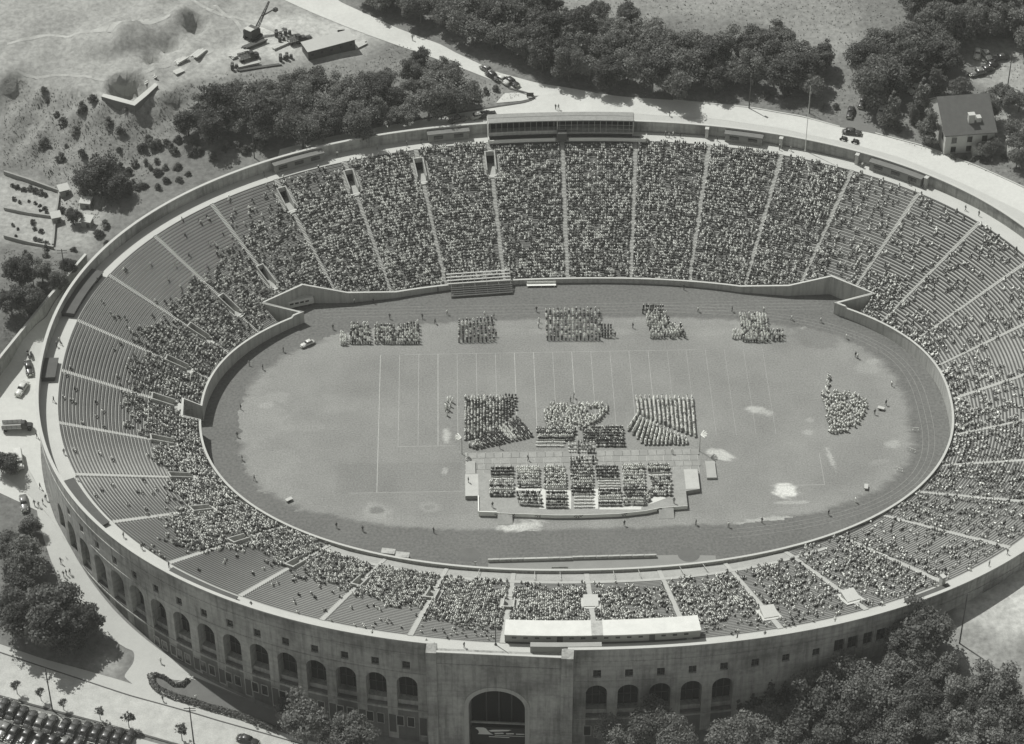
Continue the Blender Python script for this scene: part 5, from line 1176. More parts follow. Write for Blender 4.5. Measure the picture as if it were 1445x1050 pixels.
for px, py, R in [(212,205,1.3),(236,202,1.2),(240,208,1.0),(280,213,1.5),(277,204,1.2),(200,209,1.5),(258,181,1.2),(190,232,1.2),(222,228,1.0),(250,235,1.3),(300,222,1.4),(180,242,1.4),(235,255,1.2),(265,245,1.0),(205,262,1.1),(320,205,1.3),(345,212,1.5),(140,330,1.6),(148,318,1.4),(152,345,1.3),(75,395,1.4),(105,372,1.3)]+[tuple(rng.uniform(*r))+(float(rng.uniform(.8, 1.7)),) for r in [((190, 195), (400, 215))]*16+[((150, 225), (260, 275))]*14+[((20, 350), (110, 440))]*14+[((60, 135), (180, 235))]*18]:
    plant(shrubs[int(rng.integers(2))], px, py, R, 'scrubby bush on the bank above the left rim', 'bush', 'bushes on the left bank', lift=.4)
for px, py, R in [(700,125,1.2),(685,130,1.1),(672,138,1.4),(668,120,1.3),(650,128,1.5)]:
    plant(shrubs[0], px, py, R, 'bush on the wedge of grass beside the cars parked on the far road', 'bush', 'bushes on the road wedge', lift=.4)
for px, py, R in [(1345,222,1.1),(1360,222,1.0),(1372,224,1.1),(1388,226,1.2),(1418,222,1.2),(1250,178,1.2),(1268,184,1.0),(1080,135,1.4),(1110,135,1.2),(1160,150,1.3),(1180,150,1.1)]:
    plant(shrubs[int(rng.integers(2))], px, py, R, 'low bush on the verge beyond the far road near the house', 'bush', 'bushes beyond the far road', lift=.4)
# rough grass tufts over the far banks
def leafmass(name, C, Nn, size, m): V, Q = cards(np.array(C), np.array(Nn), size); return npmesh(name, V, Q, m)
tc_, tn_ = [], []
for poly, n_, in (([(560,60),(640,95),(700,118),(740,135),(640,160),(480,190),(330,190),(255,165),(330,105),(520,88)], 1500), ([(5,108),(190,152),(230,130),(330,100),(255,168),(200,260),(110,330),(60,240),(5,235)], 1500), ([(500,0),(760,110),(900,134),(1080,150),(1190,175),(1330,100),(1440,120),(1440,-20),(520,-40)], 2600), ([(1000,1040),(1150,985),(1290,915),(1360,930),(1440,1000),(1440,1100),(1000,1100)], 900), ([(1240,190),(1445,262),(1445,120),(1320,130)], 500), ([(5,350),(115,368),(60,430),(5,500)], 500)):
    poly = np.array(poly, float); lo, hi = poly.min(0), poly.max(0); k = 0; n_ = int(n_*1.8)
    while k < n_:
        p = rng.uniform(lo, hi)
        if inpoly([p], poly)[0]:
            g = at(*p); tc_.append((g.x, g.y, g.z+.15)); tn_.append(rng.normal(0, .5, 3)+np.array([0, 0, .8])); k += 1
tn_ = np.array(tn_); tn_ /= np.linalg.norm(tn_, axis=1, keepdims=True)
M_tuft = mat('dry_tufts', .23, var=.3, sc=.2, sc2=1.5, trans=.35)
tag(leafmass('rough_grass', tc_, tn_, .34, M_tuft), 'rough tufts of grass and weeds over the banks around the stadium', 'grass', kind='stuff')
# ivy on the shaded near right wall
ic, in_ = [], []
while len(ic) < 5200:
    q = rng.uniform(547, 586); t = (q-547)/39; top = 1.5+4.5*abs(math.sin(q*.55))*(.6+.4*math.sin(q*1.9))+3.0*math.exp(-((q-553.8)/.8)**2)*2+t*3.5
    z = -6+rng.random()**1.0*(top+6)*rng.uniform(.75, 1.0)
    n = -Nq(q); c = Cq(q)+n*rng.uniform(.05, .45); ic.append((c[0], c[1], z)); in_.append((n[0]+rng.normal(0, .4), n[1]+rng.normal(0, .4), .3+rng.normal(0, .4)))
in_ = np.array(in_); in_ /= np.linalg.norm(in_, axis=1, keepdims=True)
tag(leafmass('wall_ivy', ic, in_, .7, M_leaf2), 'dark ivy climbing the shaded outer wall right of the arches', 'ivy', kind='stuff')
# hedge round the planting bed before the facade
def hedge(pts, w, h, label):
    P = np.array([at(*p)[:2] for p in pts]); l = np.r_[0, np.cumsum(np.hypot(*np.diff(P, axis=0).T))]; C, Nn = [], []
    for _ in range(int(l[-1]*70)):
        s = rng.uniform(0, l[-1]); x, y = np.interp(s, l, P[:, 0]), np.interp(s, l, P[:, 1]); a = rng.uniform(-.2, math.pi+.2)
        dx, dy = np.interp(min(s+.5, l[-1]), l, P[:, 0])-np.interp(max(s-.5, 0), l, P[:, 0]), np.interp(min(s+.5, l[-1]), l, P[:, 1])-np.interp(max(s-.5, 0), l, P[:, 1]); d = math.hypot(dx, dy); nx, ny = -dy/d, dx/d
        C.append((x+nx*math.cos(a)*w/2, y+ny*math.cos(a)*w/2, gz(x, y)+h*(.35+.6*math.sin(a))+rng.normal(0, .08))); Nn.append((nx*math.cos(a)+rng.normal(0, .35), ny*math.cos(a)+rng.normal(0, .35), math.sin(a)+rng.normal(0, .35)))
    Nn = np.array(Nn); Nn /= np.linalg.norm(Nn, axis=1, keepdims=True)
    o = leafmass('hedge', C, Nn, .35, M_leaf2); tag(o, label, 'hedge')
hedge([(213,954),(216,966),(224,975),(245,984),(290,998),(340,1012),(395,1033)], 1.4, 1.1, 'clipped hedge bounding the pointed bed before the near facade')
hedge([(218,953),(232,957),(246,968),(258,968),(266,960)], .8, .8, 'short inner hedge curling round the tip of the pointed bed')
drape('lawn', [(214,955),(224,975),(245,984),(290,998),(340,1012),(400,1035),(480,1058)], [(222,953),(250,962),(276,958),(300,968),(350,990),(420,1015),(520,1045)], mat('bed_lawn', .13, var=.2), up=.14, n=50)
dr = MB()
a, b = at(246, 967), at(275, 956); dr.bar((a.x, a.y, a.z+.5), (b.x, b.y, b.z+.5), .15, .1)
for t in np.linspace(0, 1, 6): dr.bar((a.x+(b.x-a.x)*t, a.y+(b.y-a.y)*t, a.z-.2), (a.x+(b.x-a.x)*t, a.y+(b.y-a.y)*t, a.z+.55), .08)
tag(dr.build('pipe_rail', M_conc_l), 'pale pipe rail along the upper edge of the hedged bed', 'rail')

# ================================================================== VEHICLES
def car_proto(paint, name='parked_car'):
    c = empty(name, (0, 0, 0)); m = MB()
    S = [(2.42,.50,.38,.60),(2.30,.60,.33,.90),(1.9,.66,.30,1.0),(1.2,.72,.28,1.04),(.75,.80,.28,1.06),(0,.84,.28,1.07),(-.9,.84,.28,1.06),(-1.6,.76,.30,1.0),(-2.2,.62,.34,.80),(-2.42,.52,.38,.6)]
    m.loft([[(x, -w*.96, z0), (x, -w, (z0+z1)/2), (x, -w*.93, z1-.12), (x, -w*.6, z1), (x, w*.6, z1), (x, w*.93, z1-.12), (x, w, (z0+z1)/2), (x, w*.96, z0)] for x, w, z0, z1 in S])
    m.build('body', paint, c, smooth=True)
    for fx in (1.45, -1.5):
        for sy in (-1, 1):
            f = MB(); R = []
            for i in range(9):
                t = i/8; x = fx+.82-1.64*t; hh = math.sin(math.pi*min(1, max(0, .06+.88*t)))**.7
                R.append([(x, sy*.58, .34), (x, sy*(.72+.20*hh), .32), (x, sy*(.72+.18*hh), .34+.42*hh), (x, sy*.6, .40+.52*hh)])
            f.loft(R if sy < 0 else [r[::-1] for r in R]); f.build('fender', paint, c, smooth=True)
            w = MB(); w.tube((fx, sy*.62, .34), (fx, sy*.86, .34), .34, n=14); wo = w.build('wheel', M_rubber, c)
            h = MB(); h.tube((fx, sy*.861, .34), (fx, sy*.885, .34), .17, .15, n=10); h.build('hubcap', M_metal, wo)
    g = MB(); g.loft([[(x0, -y, z), (x1, -y, z), (x1, y, z), (x0, y, z)] for z, x0, x1, y in ((1.04, -1.62, .82, .72), (1.2, -1.45, .66, .70), (1.42, -1.2, .40, .64))]); g.build('window', M_glass, c)
    r = MB(); r.loft([[(x0, -y*.75, z), (x0+.15, -y, z), (x1-.12, -y, z), (x1, -y*.75, z), (x1, y*.75, z), (x1-.12, y, z), (x0+.15, y, z), (x0, y*.75, z)] for z, x0, x1, y in ((1.41, -1.24, .44, .66), (1.52, -1.12, .30, .62), (1.61, -.85, .05, .48), (1.64, -.6, -.15, .3))])
    for x in (.62, -.35, -1.35):
        for sy in (-1, 1): r.bar((x*1.12, sy*.72, 1.05), (x*.8, sy*.645, 1.45), .09, .05)
    r.build('roof', paint, c, smooth=True)
    for x in (2.52, -2.52):
        b = MB(); b.bar((x, -.82, .45), (x, .82, .45), .1, .14); b.bar((x, -.4, .36), (x, -.4, .6), .08); b.bar((x, .4, .36), (x, .4, .6), .08); b.build('bumper', M_metal, c)
    for sy in (-1, 1):
        h = MB(); h.tube((2.1, sy*.66, .78), (2.36, sy*.66, .78), .14, .13, n=10); h.build('headlight', M_metal, c)
    gr = MB(); gr.loft([[(2.435, -.34, .5), (2.435, .34, .5), (2.37, .28, .84), (2.37, -.28, .84)], [(2.47, -.34, .5), (2.47, .34, .5), (2.40, .28, .84), (2.40, -.28, .84)]]); gr.build('grille', M_metal, c)
    return c
PAINTS = [M_black, mat('dark_grey_paint', .06, rough=.3, spec=.6), mat('mid_grey_paint', .16, rough=.3, spec=.6), mat('light_paint', .50, rough=.35, spec=.5)]
CARS = [car_proto(p) for p in PAINTS]
def heading(px0, py0, px1, py1):
    a, b = at(px0, py0), at(px1, py1); return math.atan2(b.y-a.y, b.x-a.x)
def car(px, py, hx, hy, tone, label, group=None, s=1.0, z=None):
    """hx, hy: direction of the bonnet in photo pixels"""
    p = at(px, py) if z is None else Vector(uz(px, py, z)); rz = math.atan2((p-Vector(at(px-hx, py-hy) if z is None else uz(px-hx, py-hy, z))).y, (p-Vector(at(px-hx, py-hy) if z is None else uz(px-hx, py-hy, z))).x)
    t = copy_tree(CARS[tone]); zz = z if z is not None else gz(p.x, p.y)
    dx, dy = math.cos(rz), math.sin(rz)
    if z is None:
        zf, zr = gz(p.x+dx*1.5, p.y+dy*1.5), gz(p.x-dx*1.5, p.y-dy*1.5); zl, zr2 = gz(p.x-dy*.7, p.y+dx*.7), gz(p.x+dy*.7, p.y-dx*.7)
        t.rotation_euler = (math.atan2(zl-zr2, 1.4), -math.atan2(zf-zr, 3.0), rz); zz = (zf+zr)/2
    else: t.rotation_euler = (0, 0, rz)
    t.location = (p.x, p.y, zz+.08); t.scale = (s, s, s)
    return tag(t, label, 'car', group)
tones = [0, 1, 0, 1, 2, 1, 0, 1, 0, 0, 1, 0]
for i, (x, y) in enumerate([(4,1001),(18,1006),(30.5,1012),(43,1018),(56.7,1022),(72,1025),(90,1029),(104,1031),(120.5,1034),(135.6,1037),(151,1040),(166,1043),(182,1046)]):
    car(x, y, 7, -14, tones[i % 12], 'dark sedan parked in the front row of the corner parking lot', 'cars in the front row of the parking lot')
for i, (x, y) in enumerate([(7,1032),(19,1038),(37,1041),(55,1045),(73,1050),(90,1053),(108,1056)]):
    car(x, y, -9, 13, [2, 1, 0, 1, 0, 2, 1][i], 'sedan parked in the second row of the corner parking lot', 'cars in the second row of the parking lot')
for x, y, hx, hy, tn, lb in [(350,1047,14,5,0,'black sedan driving on the cobbled street at the bottom edge'),
 (688,101,14,9,2,'grey car half hidden by bushes, highest of the row on the far road'),(696,110,14,9,0,'black sedan parked between two others on the far road wedge'),(709,115,14,9,3,'pale car parked in the row on the far road wedge'),(722,118,14,9,0,'black sedan at the lower end of the row on the far road'),
 (646,171,14,-3,2,'grey car behind the far rim wall just left of two others'),(676,166,14,-3,3,'pale car parked behind the rim wall left of the far press box'),(687,164.5,14,-3,0,'dark car parked behind the rim wall nearest the far press box'),(508,187,14,-4,3,'white car on the far left rim road in front of the wood'),(441,197,14,-5,2,'grey car under the trees on the far left rim road'),
 (1202,189,16,2,1,'dark open touring car driving on the far right road'),(1200,161,-4,14,0,'black sedan nosing out of the shaded drive onto the road'),(1217.5,147,-6,12,1,'dark sedan second in the queue on the shaded drive'),(1279,116,-14,9,2,'grey sedan parked under trees, left of a brighter one'),(1299,105,-14,8,3,'light sedan parked under trees on the drive'),(1290,128,-10,8,3,'white car showing between the young trees'),(1243,160,-3,12,3,'light car half hidden by the young tree on the verge'),
 (1380,105,-15,4,2,'light sedan parked lowest in the top right lot'),(1390,101,-15,4,1,'dark sedan in the middle of the top right lot'),(1397,95,-15,5,0,'black sedan parked uppermost of three in the top right lot'),(1379,78,-2,12,3,'white car standing at the edge of the top right wood'),(1392,80,8,10,3,'pale car beside the bare ground of the top right lot'),(1411,84,-14,3,1,'dark car on the bare ground of the top right lot'),
 (41,522,3,16,1,'dark sedan parked against the left outer wall'),(31,551,-9,14,3,'white sedan standing aslant on the left plaza'),(14,662,12,4,3,'pale car at the left edge beside the van'),(34,712,2,14,2,'small grey car standing alone beside the left pavement'),(428,58,12,-4,1,'dark domed car beside the long shed on the building site')]:
    car(x, y, hx, hy, tn, lb)
car(434, 487, -11, 5, 3, 'white car parked on the left grass inside the stadium', z=.02, s=.78)
# stake truck
def truck(px, py, hx, hy, label, tone, van=False, L=6.4, z=None, name=None):
    p = at(px, py) if z is None else Vector(uz(px, py, z)); q = at(px-hx, py-hy) if z is None else Vector(uz(px-hx, py-hy, z)); rz = math.atan2(p.y-q.y, p.x-q.x)
    t = empty(name or ('delivery_van' if van else 'truck'), (p.x, p.y, (gz(p.x, p.y) if z is None else z)+.08), rz, label=label, cat='van' if van else 'truck'); pt = PAINTS[tone]
    b = MB(); b.loft([[(x, -w, .5), (x, w, .5), (x, w*.92, h), (x, -w*.92, h)] for x, w, h in ((L*.5, .55, 1.15), (L*.5-.3, .68, 1.3), (L*.5-1.3, .75, 1.4))]); b.build('bonnet', pt, t)
    for fx in (L*.5-.75, -L*.5+1.2):
        for sy in (-1, 1):
            w = MB(); w.tube((fx, sy*.62, .45), (fx, sy*.95, .45), .45, n=14); w.build('wheel', M_rubber, t)
            f = MB(); f.loft([[(fx+.7*math.cos(a), sy*.6, .45+.62*math.sin(a)), (fx+.7*math.cos(a), sy*1.0, .45+.62*math.sin(a)), (fx+.64*math.cos(a), sy*1.0, .45+.56*math.sin(a)), (fx+.64*math.cos(a), sy*.6, .45+.56*math.sin(a))] for a in np.linspace(.1, 3.04, 8)]); f.build('fender', pt, t)
    if van:
        b = MB(); b.loft([[(x, -w, .5), (x, -w, z1*.8), (x, -w*.8, z1), (x, w*.8, z1), (x, w, z1*.8), (x, w, .5)] for x, w, z1 in ((L*.5-1.31, .95, 2.0), (L*.5-1.9, 1.02, 2.35), (-L*.5+.3, 1.02, 2.35), (-L*.5, .95, 2.2))]); b.build('body', pt, t)
        for sy in (-1, 1):
            for k in range(4 if L > 6.5 else 2): m = MB(); x = L*.5-2.6-k*1.3; m.box((x, sy*1.025, 1.62), (.95, .03, .5)); m.build('window', M_glass, t)
        m = MB(); m.box((L*.5-1.32, 0, 1.75), (.06, 1.6, .45)); m.build('windscreen', M_glass, t)
    else:
        b = MB(); b.loft([[(x0, -y, zz), (x1, -y, zz), (x1, y, zz), (x0, y, zz)] for zz, x0, x1, y in ((.6, L*.5-2.6, L*.5-1.31, .85), (1.5, L*.5-2.6, L*.5-1.31, .85), (2.05, L*.5-2.5, L*.5-1.6, .72), (2.15, L*.5-2.4, L*.5-1.75, .6))]); b.build('cab', pt, t)
        m = MB(); m.box((L*.5-1.42, 0, 1.72), (.06, 1.4, .4)); m.build('windscreen', M_glass, t)
        b = MB(); b.box((-.95, 0, .98), (L-2.9, 2.1, .16)); b.build('bed', M_wood, t)
        for sy in (-1, 1):
            b = MB()
            for zz in (1.25, 1.55, 1.85): b.box((-.95, sy*1.0, zz), (L-2.9, .05, .2))
            for k in range(5): b.box((-.95-(L-3.0)/2+k*(L-3.0)/4, sy*1.05, 1.5), (.08, .06, .95))
            b.build('stake_side', M_dkroof, t)
    return t
truck(24, 606, 20, 0, 'dark stake truck pulled up nose to the left outer wall', 0, L=7.4)
truck(27, 654, 2, 14, 'pale delivery van parked beside the tree on the left edge', 3, True, L=5.6)
truck(419, 432, -14, 3, 'long pale bus backed into the left end of the far straight', 3, True, L=8.2, z=.02, name='bus')
truck(418, 60, 12, -3, 'dark truck parked at the end of the long site shed', 0, L=5.5)
truck(350, 84, 12, -4, 'dark flat truck among timber piles on the building site', 0, L=6.0)
def motorcycle(px, py, hx, hy, label):
    p = at(px, py); q = at(px-hx, py-hy); rz = math.atan2(p.y-q.y, p.x-q.x); z = gz(p.x, p.y)+.08
    t = empty('motorcycle', (p.x, p.y, z), rz, label=label, cat='motorcycle')
    for x in (.72, -.72): w = MB(); w.tube((x, -.07, .34), (x, .07, .34), .34, n=14); w.build('wheel', M_rubber, t)
    b = MB(); b.bar((.7, 0, .36), (.35, 0, .98), .07); b.bar((.35, 0, .85), (-.25, 0, .72), .2, .26); b.bar((-.1, 0, .45), (.2, 0, .45), .28, .4); b.bar((-.72, 0, .36), (-.2, 0, .72), .08); b.build('frame', M_black, t)
    b = MB(); b.box((-.35, 0, .82), (.5, .3, .12)); b.build('seat', M_rubber, t)
    b = MB(); b.bar((.32, -.36, 1.05), (.32, .36, 1.05), .05); b.build('handlebar', M_metal, t)
    b = MB(); b.loft([[(x, .45, .3), (x, .95, .3), (x, .95*(.9+.1), h), (x, .45, h)] for x, h in ((.9, .5), (.4, .8), (-.7, .75))]); b.tube((-.1, .96, .3), (-.1, 1.06, .3), .3, n=12); b.build('sidecar', M_black, t)
    person((p.x-.35*math.cos(rz), p.y-.35*math.sin(rz), z+.86), rz, 'sit', 'dark', 'dark uniformed rider seated on the '+label.split(' driving')[0])
motorcycle(1190, 199, 14, 3, 'rear motorcycle with sidecar driving along the far right road')
motorcycle(1206.5, 203, 14, 3, 'front motorcycle with sidecar driving along the far right road')
motorcycle(40, 503, 2, 12, 'motorcycle with sidecar driving down the left rim road')

# ================================================================== WALLS, HOUSE, BUILDING SITE, SMALL THINGS
def wall_line(name, pts, h, th, m, label, cat='wall', topm=None, down=3.0):
    P = np.array(pts, float)[:, :2]; Z = np.array([p[2] for p in pts])
    T = np.gradient(P, axis=0); T /= np.linalg.norm(T, axis=1, keepdims=True); N = np.stack([-T[:, 1], T[:, 0]], -1)*th/2
    b = MB(); b.loft([[(P[i, 0]-N[i, 0], P[i, 1]-N[i, 1], Z[i]-down-h), (P[i, 0]+N[i, 0], P[i, 1]+N[i, 1], Z[i]-down-h), (P[i, 0]+N[i, 0], P[i, 1]+N[i, 1], Z[i]), (P[i, 0]-N[i, 0], P[i, 1]-N[i, 1], Z[i])] for i in range(len(P))])
    o = b.build(name, m); tag(o, label, cat)
    c = MB(); N = N*1.3; c.loft([[(P[i, 0]-N[i, 0], P[i, 1]-N[i, 1], Z[i]+.003), (P[i, 0]+N[i, 0], P[i, 1]+N[i, 1], Z[i]+.003), (P[i, 0]+N[i, 0], P[i, 1]+N[i, 1], Z[i]+.2), (P[i, 0]-N[i, 0], P[i, 1]-N[i, 1], Z[i]+.2)] for i in range(len(P))]); c.build('coping', topm or M_conc_l, o)
    return o
wall_line('retaining_wall', [uz(x, y, z) for x, y, z in ((121,359,14.2),(100,383,14.0),(70,418,13.8),(40,455,13.4),(5,498,13.0),(-60,580,12.4))], 5, .5, M_wall, 'straight concrete retaining wall along the upper side of the left road')
cr = MB(); tops_ = [uz(x, y, 24.2) for x, y in ((143,137),(160,142),(190,150),(207,136),(223,121))]; inn = [uz(x, y, 24.2) for x, y in ((146,133),(163,137),(188,144),(202,132),(219,118))]
cr.loft([[(a[0], a[1], 18.0), (a[0], a[1], 24.3), (b[0], b[1], 24.3), (b[0], b[1], 18.0)] for a, b in zip(tops_, inn)])
o = cr.build('foundation_wall', mat('shaded_concrete', .15, var=.2)); tag(o, 'pointed corner of a new concrete foundation wall on the building site', 'wall')  # shadow on the wall faces is put into this dark tone
c = MB(); c.loft([[(a[0], a[1], 24.303), (a[0], a[1], 24.42), (b[0], b[1], 24.42), (b[0], b[1], 24.303)] for a, b in zip(tops_, inn)]); c.build('coping', M_conc_l, o)
# garden walls and sheds
def gline(pts): return [Vector((at(x, y).x, at(x, y).y, at(x, y).z+h)) for x, y, h in pts]
for pts, lb in (([(6,246,.9),(40,257,.9),(84,273,.9)], 'pale upper wall of the garden plots'), ([(84,274,.8),(82,290,.8),(79,308,.8)], 'low wall closing the upper garden plot on its right'), ([(6,296,.6),(40,303,.6),(76,308,.6)], 'low fence between the two garden plots'), ([(6,336,.8),(40,345,.8),(76,352,.8)], 'low wall below the lower garden plot'), ([(78,312,.7),(77,330,.7),(75,348,.7)], 'low fence right of the lower garden plot')):
    wall_line('garden_wall', gline(pts), .8, .35, mat('garden_stone', .26, var=.2) if 'fence' not in lb else M_wood, lb, 'wall' if 'wall' in lb else 'fence', topm=mat('garden_stone', .26), down=.4)
def hut(px, py, w, d, h, rz, label, roofm=M_conc_l, wallm=M_wood, cat='shed', win=0):
    g = at(px, py); t = empty('garden_shed' if cat == 'shed' else 'shed', (g.x, g.y, gz(g.x, g.y)), rz, label=label, cat=cat)
    b = MB(); b.box((0, 0, h/2-.3), (w, d, h+.6)); b.build('walls', wallm, t)
    r = MB(); r.loft([[(-w/2-.2, -d/2-.25, h+.302), (-w/2-.2, d/2+.25, h+.8), (-w/2-.2, d/2+.25, h+.92), (-w/2-.2, -d/2-.25, h+.42)], [(w/2+.2, -d/2-.25, h+.302), (w/2+.2, d/2+.25, h+.8), (w/2+.2, d/2+.25, h+.92), (w/2+.2, -d/2-.25, h+.42)]]); r.build('roof', roofm, t)
    m = MB(); m.box((w*.22, -d/2-.02, h*.42), (.8, .05, h*.75)); m.build('door', M_dkroof, t)
    for k in range(win): m = MB(); m.box((-w/2+1.2+k*(w-2.4)/max(1, win-1), -d/2-.02, h*.6), (.7, .05, .6)); m.build('window', M_glass, t)
    return t
hut(91, 275, 2.4, 2.0, 1.7, .4, 'tiny garden shed at the upper corner of the plots'); hut(80, 313, 2.2, 1.8, 1.6, .3, 'tiny garden shed at the lower plot'); hut(122, 292, 2.6, 2.0, 1.5, -.2, 'low lean-to beneath the large slope tree'); hut(124, 318, 2.4, 2.0, 1.5, -.3, 'low lean-to on the bank left of the rim wall')
a, b = at(432, 82), at(498, 67); rz = math.atan2(b.y-a.y, b.x-a.x); L = math.hypot(b.x-a.x, b.y-a.y)
g = at(464, 72); hut(464, 71, L, 4.2, 2.3, rz, 'long low pale roofed site shed on the building site', mat('tin_roof', .40, var=.1), mat('dark_boards', .10, var=.2), 'building', 5)
# excavator crane
g = at(357, 53); ex = empty('excavator', (g.x, g.y, gz(g.x, g.y)), .9, label='crawler excavator with raised lattice boom on the building site', cat='excavator')
for sy in (-1, 1):
    m = MB(); m.loft([[(x, sy*1.35-.35, z0), (x, sy*1.35+.35, z0), (x, sy*1.35+.35, z1), (x, sy*1.35-.35, z1)] for x, z0, z1 in ((-2.1, .35, .7), (-1.8, .05, 1.0), (1.8, .05, 1.0), (2.1, .35, .7))]); m.build('track', M_rubber, ex)
m = MB(); m.loft([[(-2.0, -1.5, z), (1.5, -1.5, z), (1.5, 1.5, z), (-2.0, 1.5, z)] for z in (1.15, 2.6)]+[[(-1.8, -1.3, 3.1), (1.0, -1.3, 3.1), (1.0, 1.3, 3.1), (-1.8, 1.3, 3.1)]]); m.build('cab', M_dkroof, ex)
m = MB(); m.box((-1.2, 0, 3.2), (1.6, 2.4, .15)); m.build('cab_roof', M_conc_l, ex)
m = MB(); tip = (7.2, 0, 7.6)
for y, dz in ((-.5, 0), (.5, 0), (-.35, .7), (.35, .7)): m.bar((1.4, y, 1.5+dz), (tip[0], y*.4, tip[2]), .16)
for t in np.linspace(.1, .9, 8): p = Vector((1.4, 0, 1.8)).lerp(Vector(tip), t); m.bar((p.x, -.42*(1-t*.6), p.z-.3*(1-t)), (p.x+.4, .42*(1-t*.6), p.z+.5*(1-t)), .1)
m.build('boom', M_black, ex)
m = MB(); m.bar((4.2, 0, 4.6), (8.2, -.6, 4.9), .28); m.build('dipper_arm', M_black, ex)
m = MB(); m.box((8.7, -.65, 4.6), (1.1, 1.0, .9), taper=.85); m.build('bucket', M_black, ex)
# timber piles, sign, small site things
def pile(px, py, px2, py2, n, w, label, m_=M_wood, name='timber_pile', cat='timber'):
    a, b = at(px, py), at(px2, py2); t = MB(); d = (b-a); d.z = 0; L = d.length; d.normalize(); s = Vector((-d.y, d.x, 0))
    for i in range(n):
        o_ = s*((i % 4)-1.5)*w+Vector((0, 0, .2+.28*(i//4))); e = rng.uniform(-.4, .4)
        t.bar(Vector((a.x, a.y, gz(a.x, a.y)))+o_+d*e, Vector((b.x, b.y, gz(b.x, b.y)))+o_+d*e, w*.9, .26)
    return tag(t.build(name, m_), label, cat)
pile(344, 70, 374, 58, 10, .5, 'dark pile of long timbers below the excavator', M_dkroof); pile(326, 82, 348, 72, 8, .5, 'pale pile of sawn planks left of the dark timbers', M_conc_l); pile(335, 95, 366, 88, 6, .5, 'pale plank pile lying lowest on the building site', mat('pale_planks', .42)); pile(336, 100, 396, 91, 3, .3, 'single dark line of logs along the edge of the site', M_dkroof)
pile(205, 118, 220, 108, 6, .5, 'pale plank pile beside the deep excavation pit', M_conc_l); pile(248, 90, 262, 82, 5, .5, 'pale planks on the bank edge of the site', M_conc_l); pile(273, 82, 287, 71, 5, .6, 'pale boards heaped on the ridge right of the pits', M_conc_l); pile(246, 104, 258, 99, 4, .5, 'short stack of boards on the bank below the ridge', M_conc_l); pile(500, 68, 516, 60, 4, .5, 'pale beams lying off the right end of the site shed', M_conc_l); pile(385, 70, 408, 60, 5, .4, 'pale beams stacked in the middle of the site', M_conc_l)
for px, py, lb in ((392,50,'dark crate stack behind the middle beams of the site'),(397,57,'crate beside the dark crate stack of the site'),(405,48,'single dark crate standing off by itself on the site'),(398,84,'dark drum group near the front edge of the site'),(407,82,'dark drum group beside the small site truck'),(330,96,'dark box at the end of the lowest plank pile')):
    g = at(px, py); m = MB()
    for k in range(3): m.tube((g.x+.75*math.cos(k*2.1), g.y+.75*math.sin(k*2.1), gz(g.x, g.y)), (g.x+.75*math.cos(k*2.1), g.y+.75*math.sin(k*2.1), gz(g.x, g.y)+1.1+.2*k), .42, n=10)
    tag(m.build('drum_stack', M_dkroof), lb, 'drums')
g = at(482, 56); sg = empty('sign_board', (g.x, g.y, gz(g.x, g.y)), .1, label='small dark framed sign board on posts beside the site shed', cat='sign')
m = MB(); m.box((0, 0, 2.3), (1.9, .12, 1.5)); m.build('board', M_dkroof, sg)
for x in (-.8, .8): m = MB(); m.box((x, .1, 1.2), (.12, .1, 3.2)); m.build('post', M_wood, sg)
g = at(748, 138); sg = empty('sign_board', (g.x, g.y, gz(g.x, g.y)), .0, label='low grey sign board standing on the tip of the road island', cat='sign')
m = MB(); m.box((0, 0, .95), (1.8, .12, 1.2)); m.build('board', M_dkroof, sg)
for x in (-.7, .7): m = MB(); m.box((x, .1, .6), (.12, .1, 1.4)); m.build('post', M_wood, sg)
# poles
def pole(px, py, h, label, arm=False, r=.16, tank=False):
    g = at(px, py); t = empty('utility_pole', (g.x, g.y, gz(g.x, g.y)), 0, label=label, cat='pole')
    m = MB(); m.tube((0, 0, -.5), (0, 0, h), r, r*.65, 8); m.build('shaft', M_dkroof, t)
    if arm:
        for k, z in enumerate((h-.5, h-1.2)): m = MB(); m.bar((-1.2, .1, z), (1.2, .1, z), .12, .14); m.build('cross_arm', M_dkroof, t)
    if tank: m = MB(); m.tube((.35, 0, h-1.6), (.35, 0, h-.6), .25, n=10); m.build('transformer', M_black, t)
for a in [(74,1002,12.5,'bare leaning looking utility pole beside the parking lot street trees'),(274,1052,11.5,'street pole with cross arms at the bottom edge by the ragged tree',True),(1354,908,14,'tall bare pole on the open ground below the near right wall'),(93,394,9,'pole with cross arm standing at the left retaining wall',True),(53,436,10,'bare pole standing behind the left retaining wall'),(359,223,11,'slim pole between the wood and the far left rim'),
          (1057,153,9,'utility pole at the far road in front of the rounded clump',False,.18,True),(1422,121,9.5,'bare pole on the pale ground right of the house'),(1142,160,6,'short pole by the far road under the solitary tree')]: pole(*a)
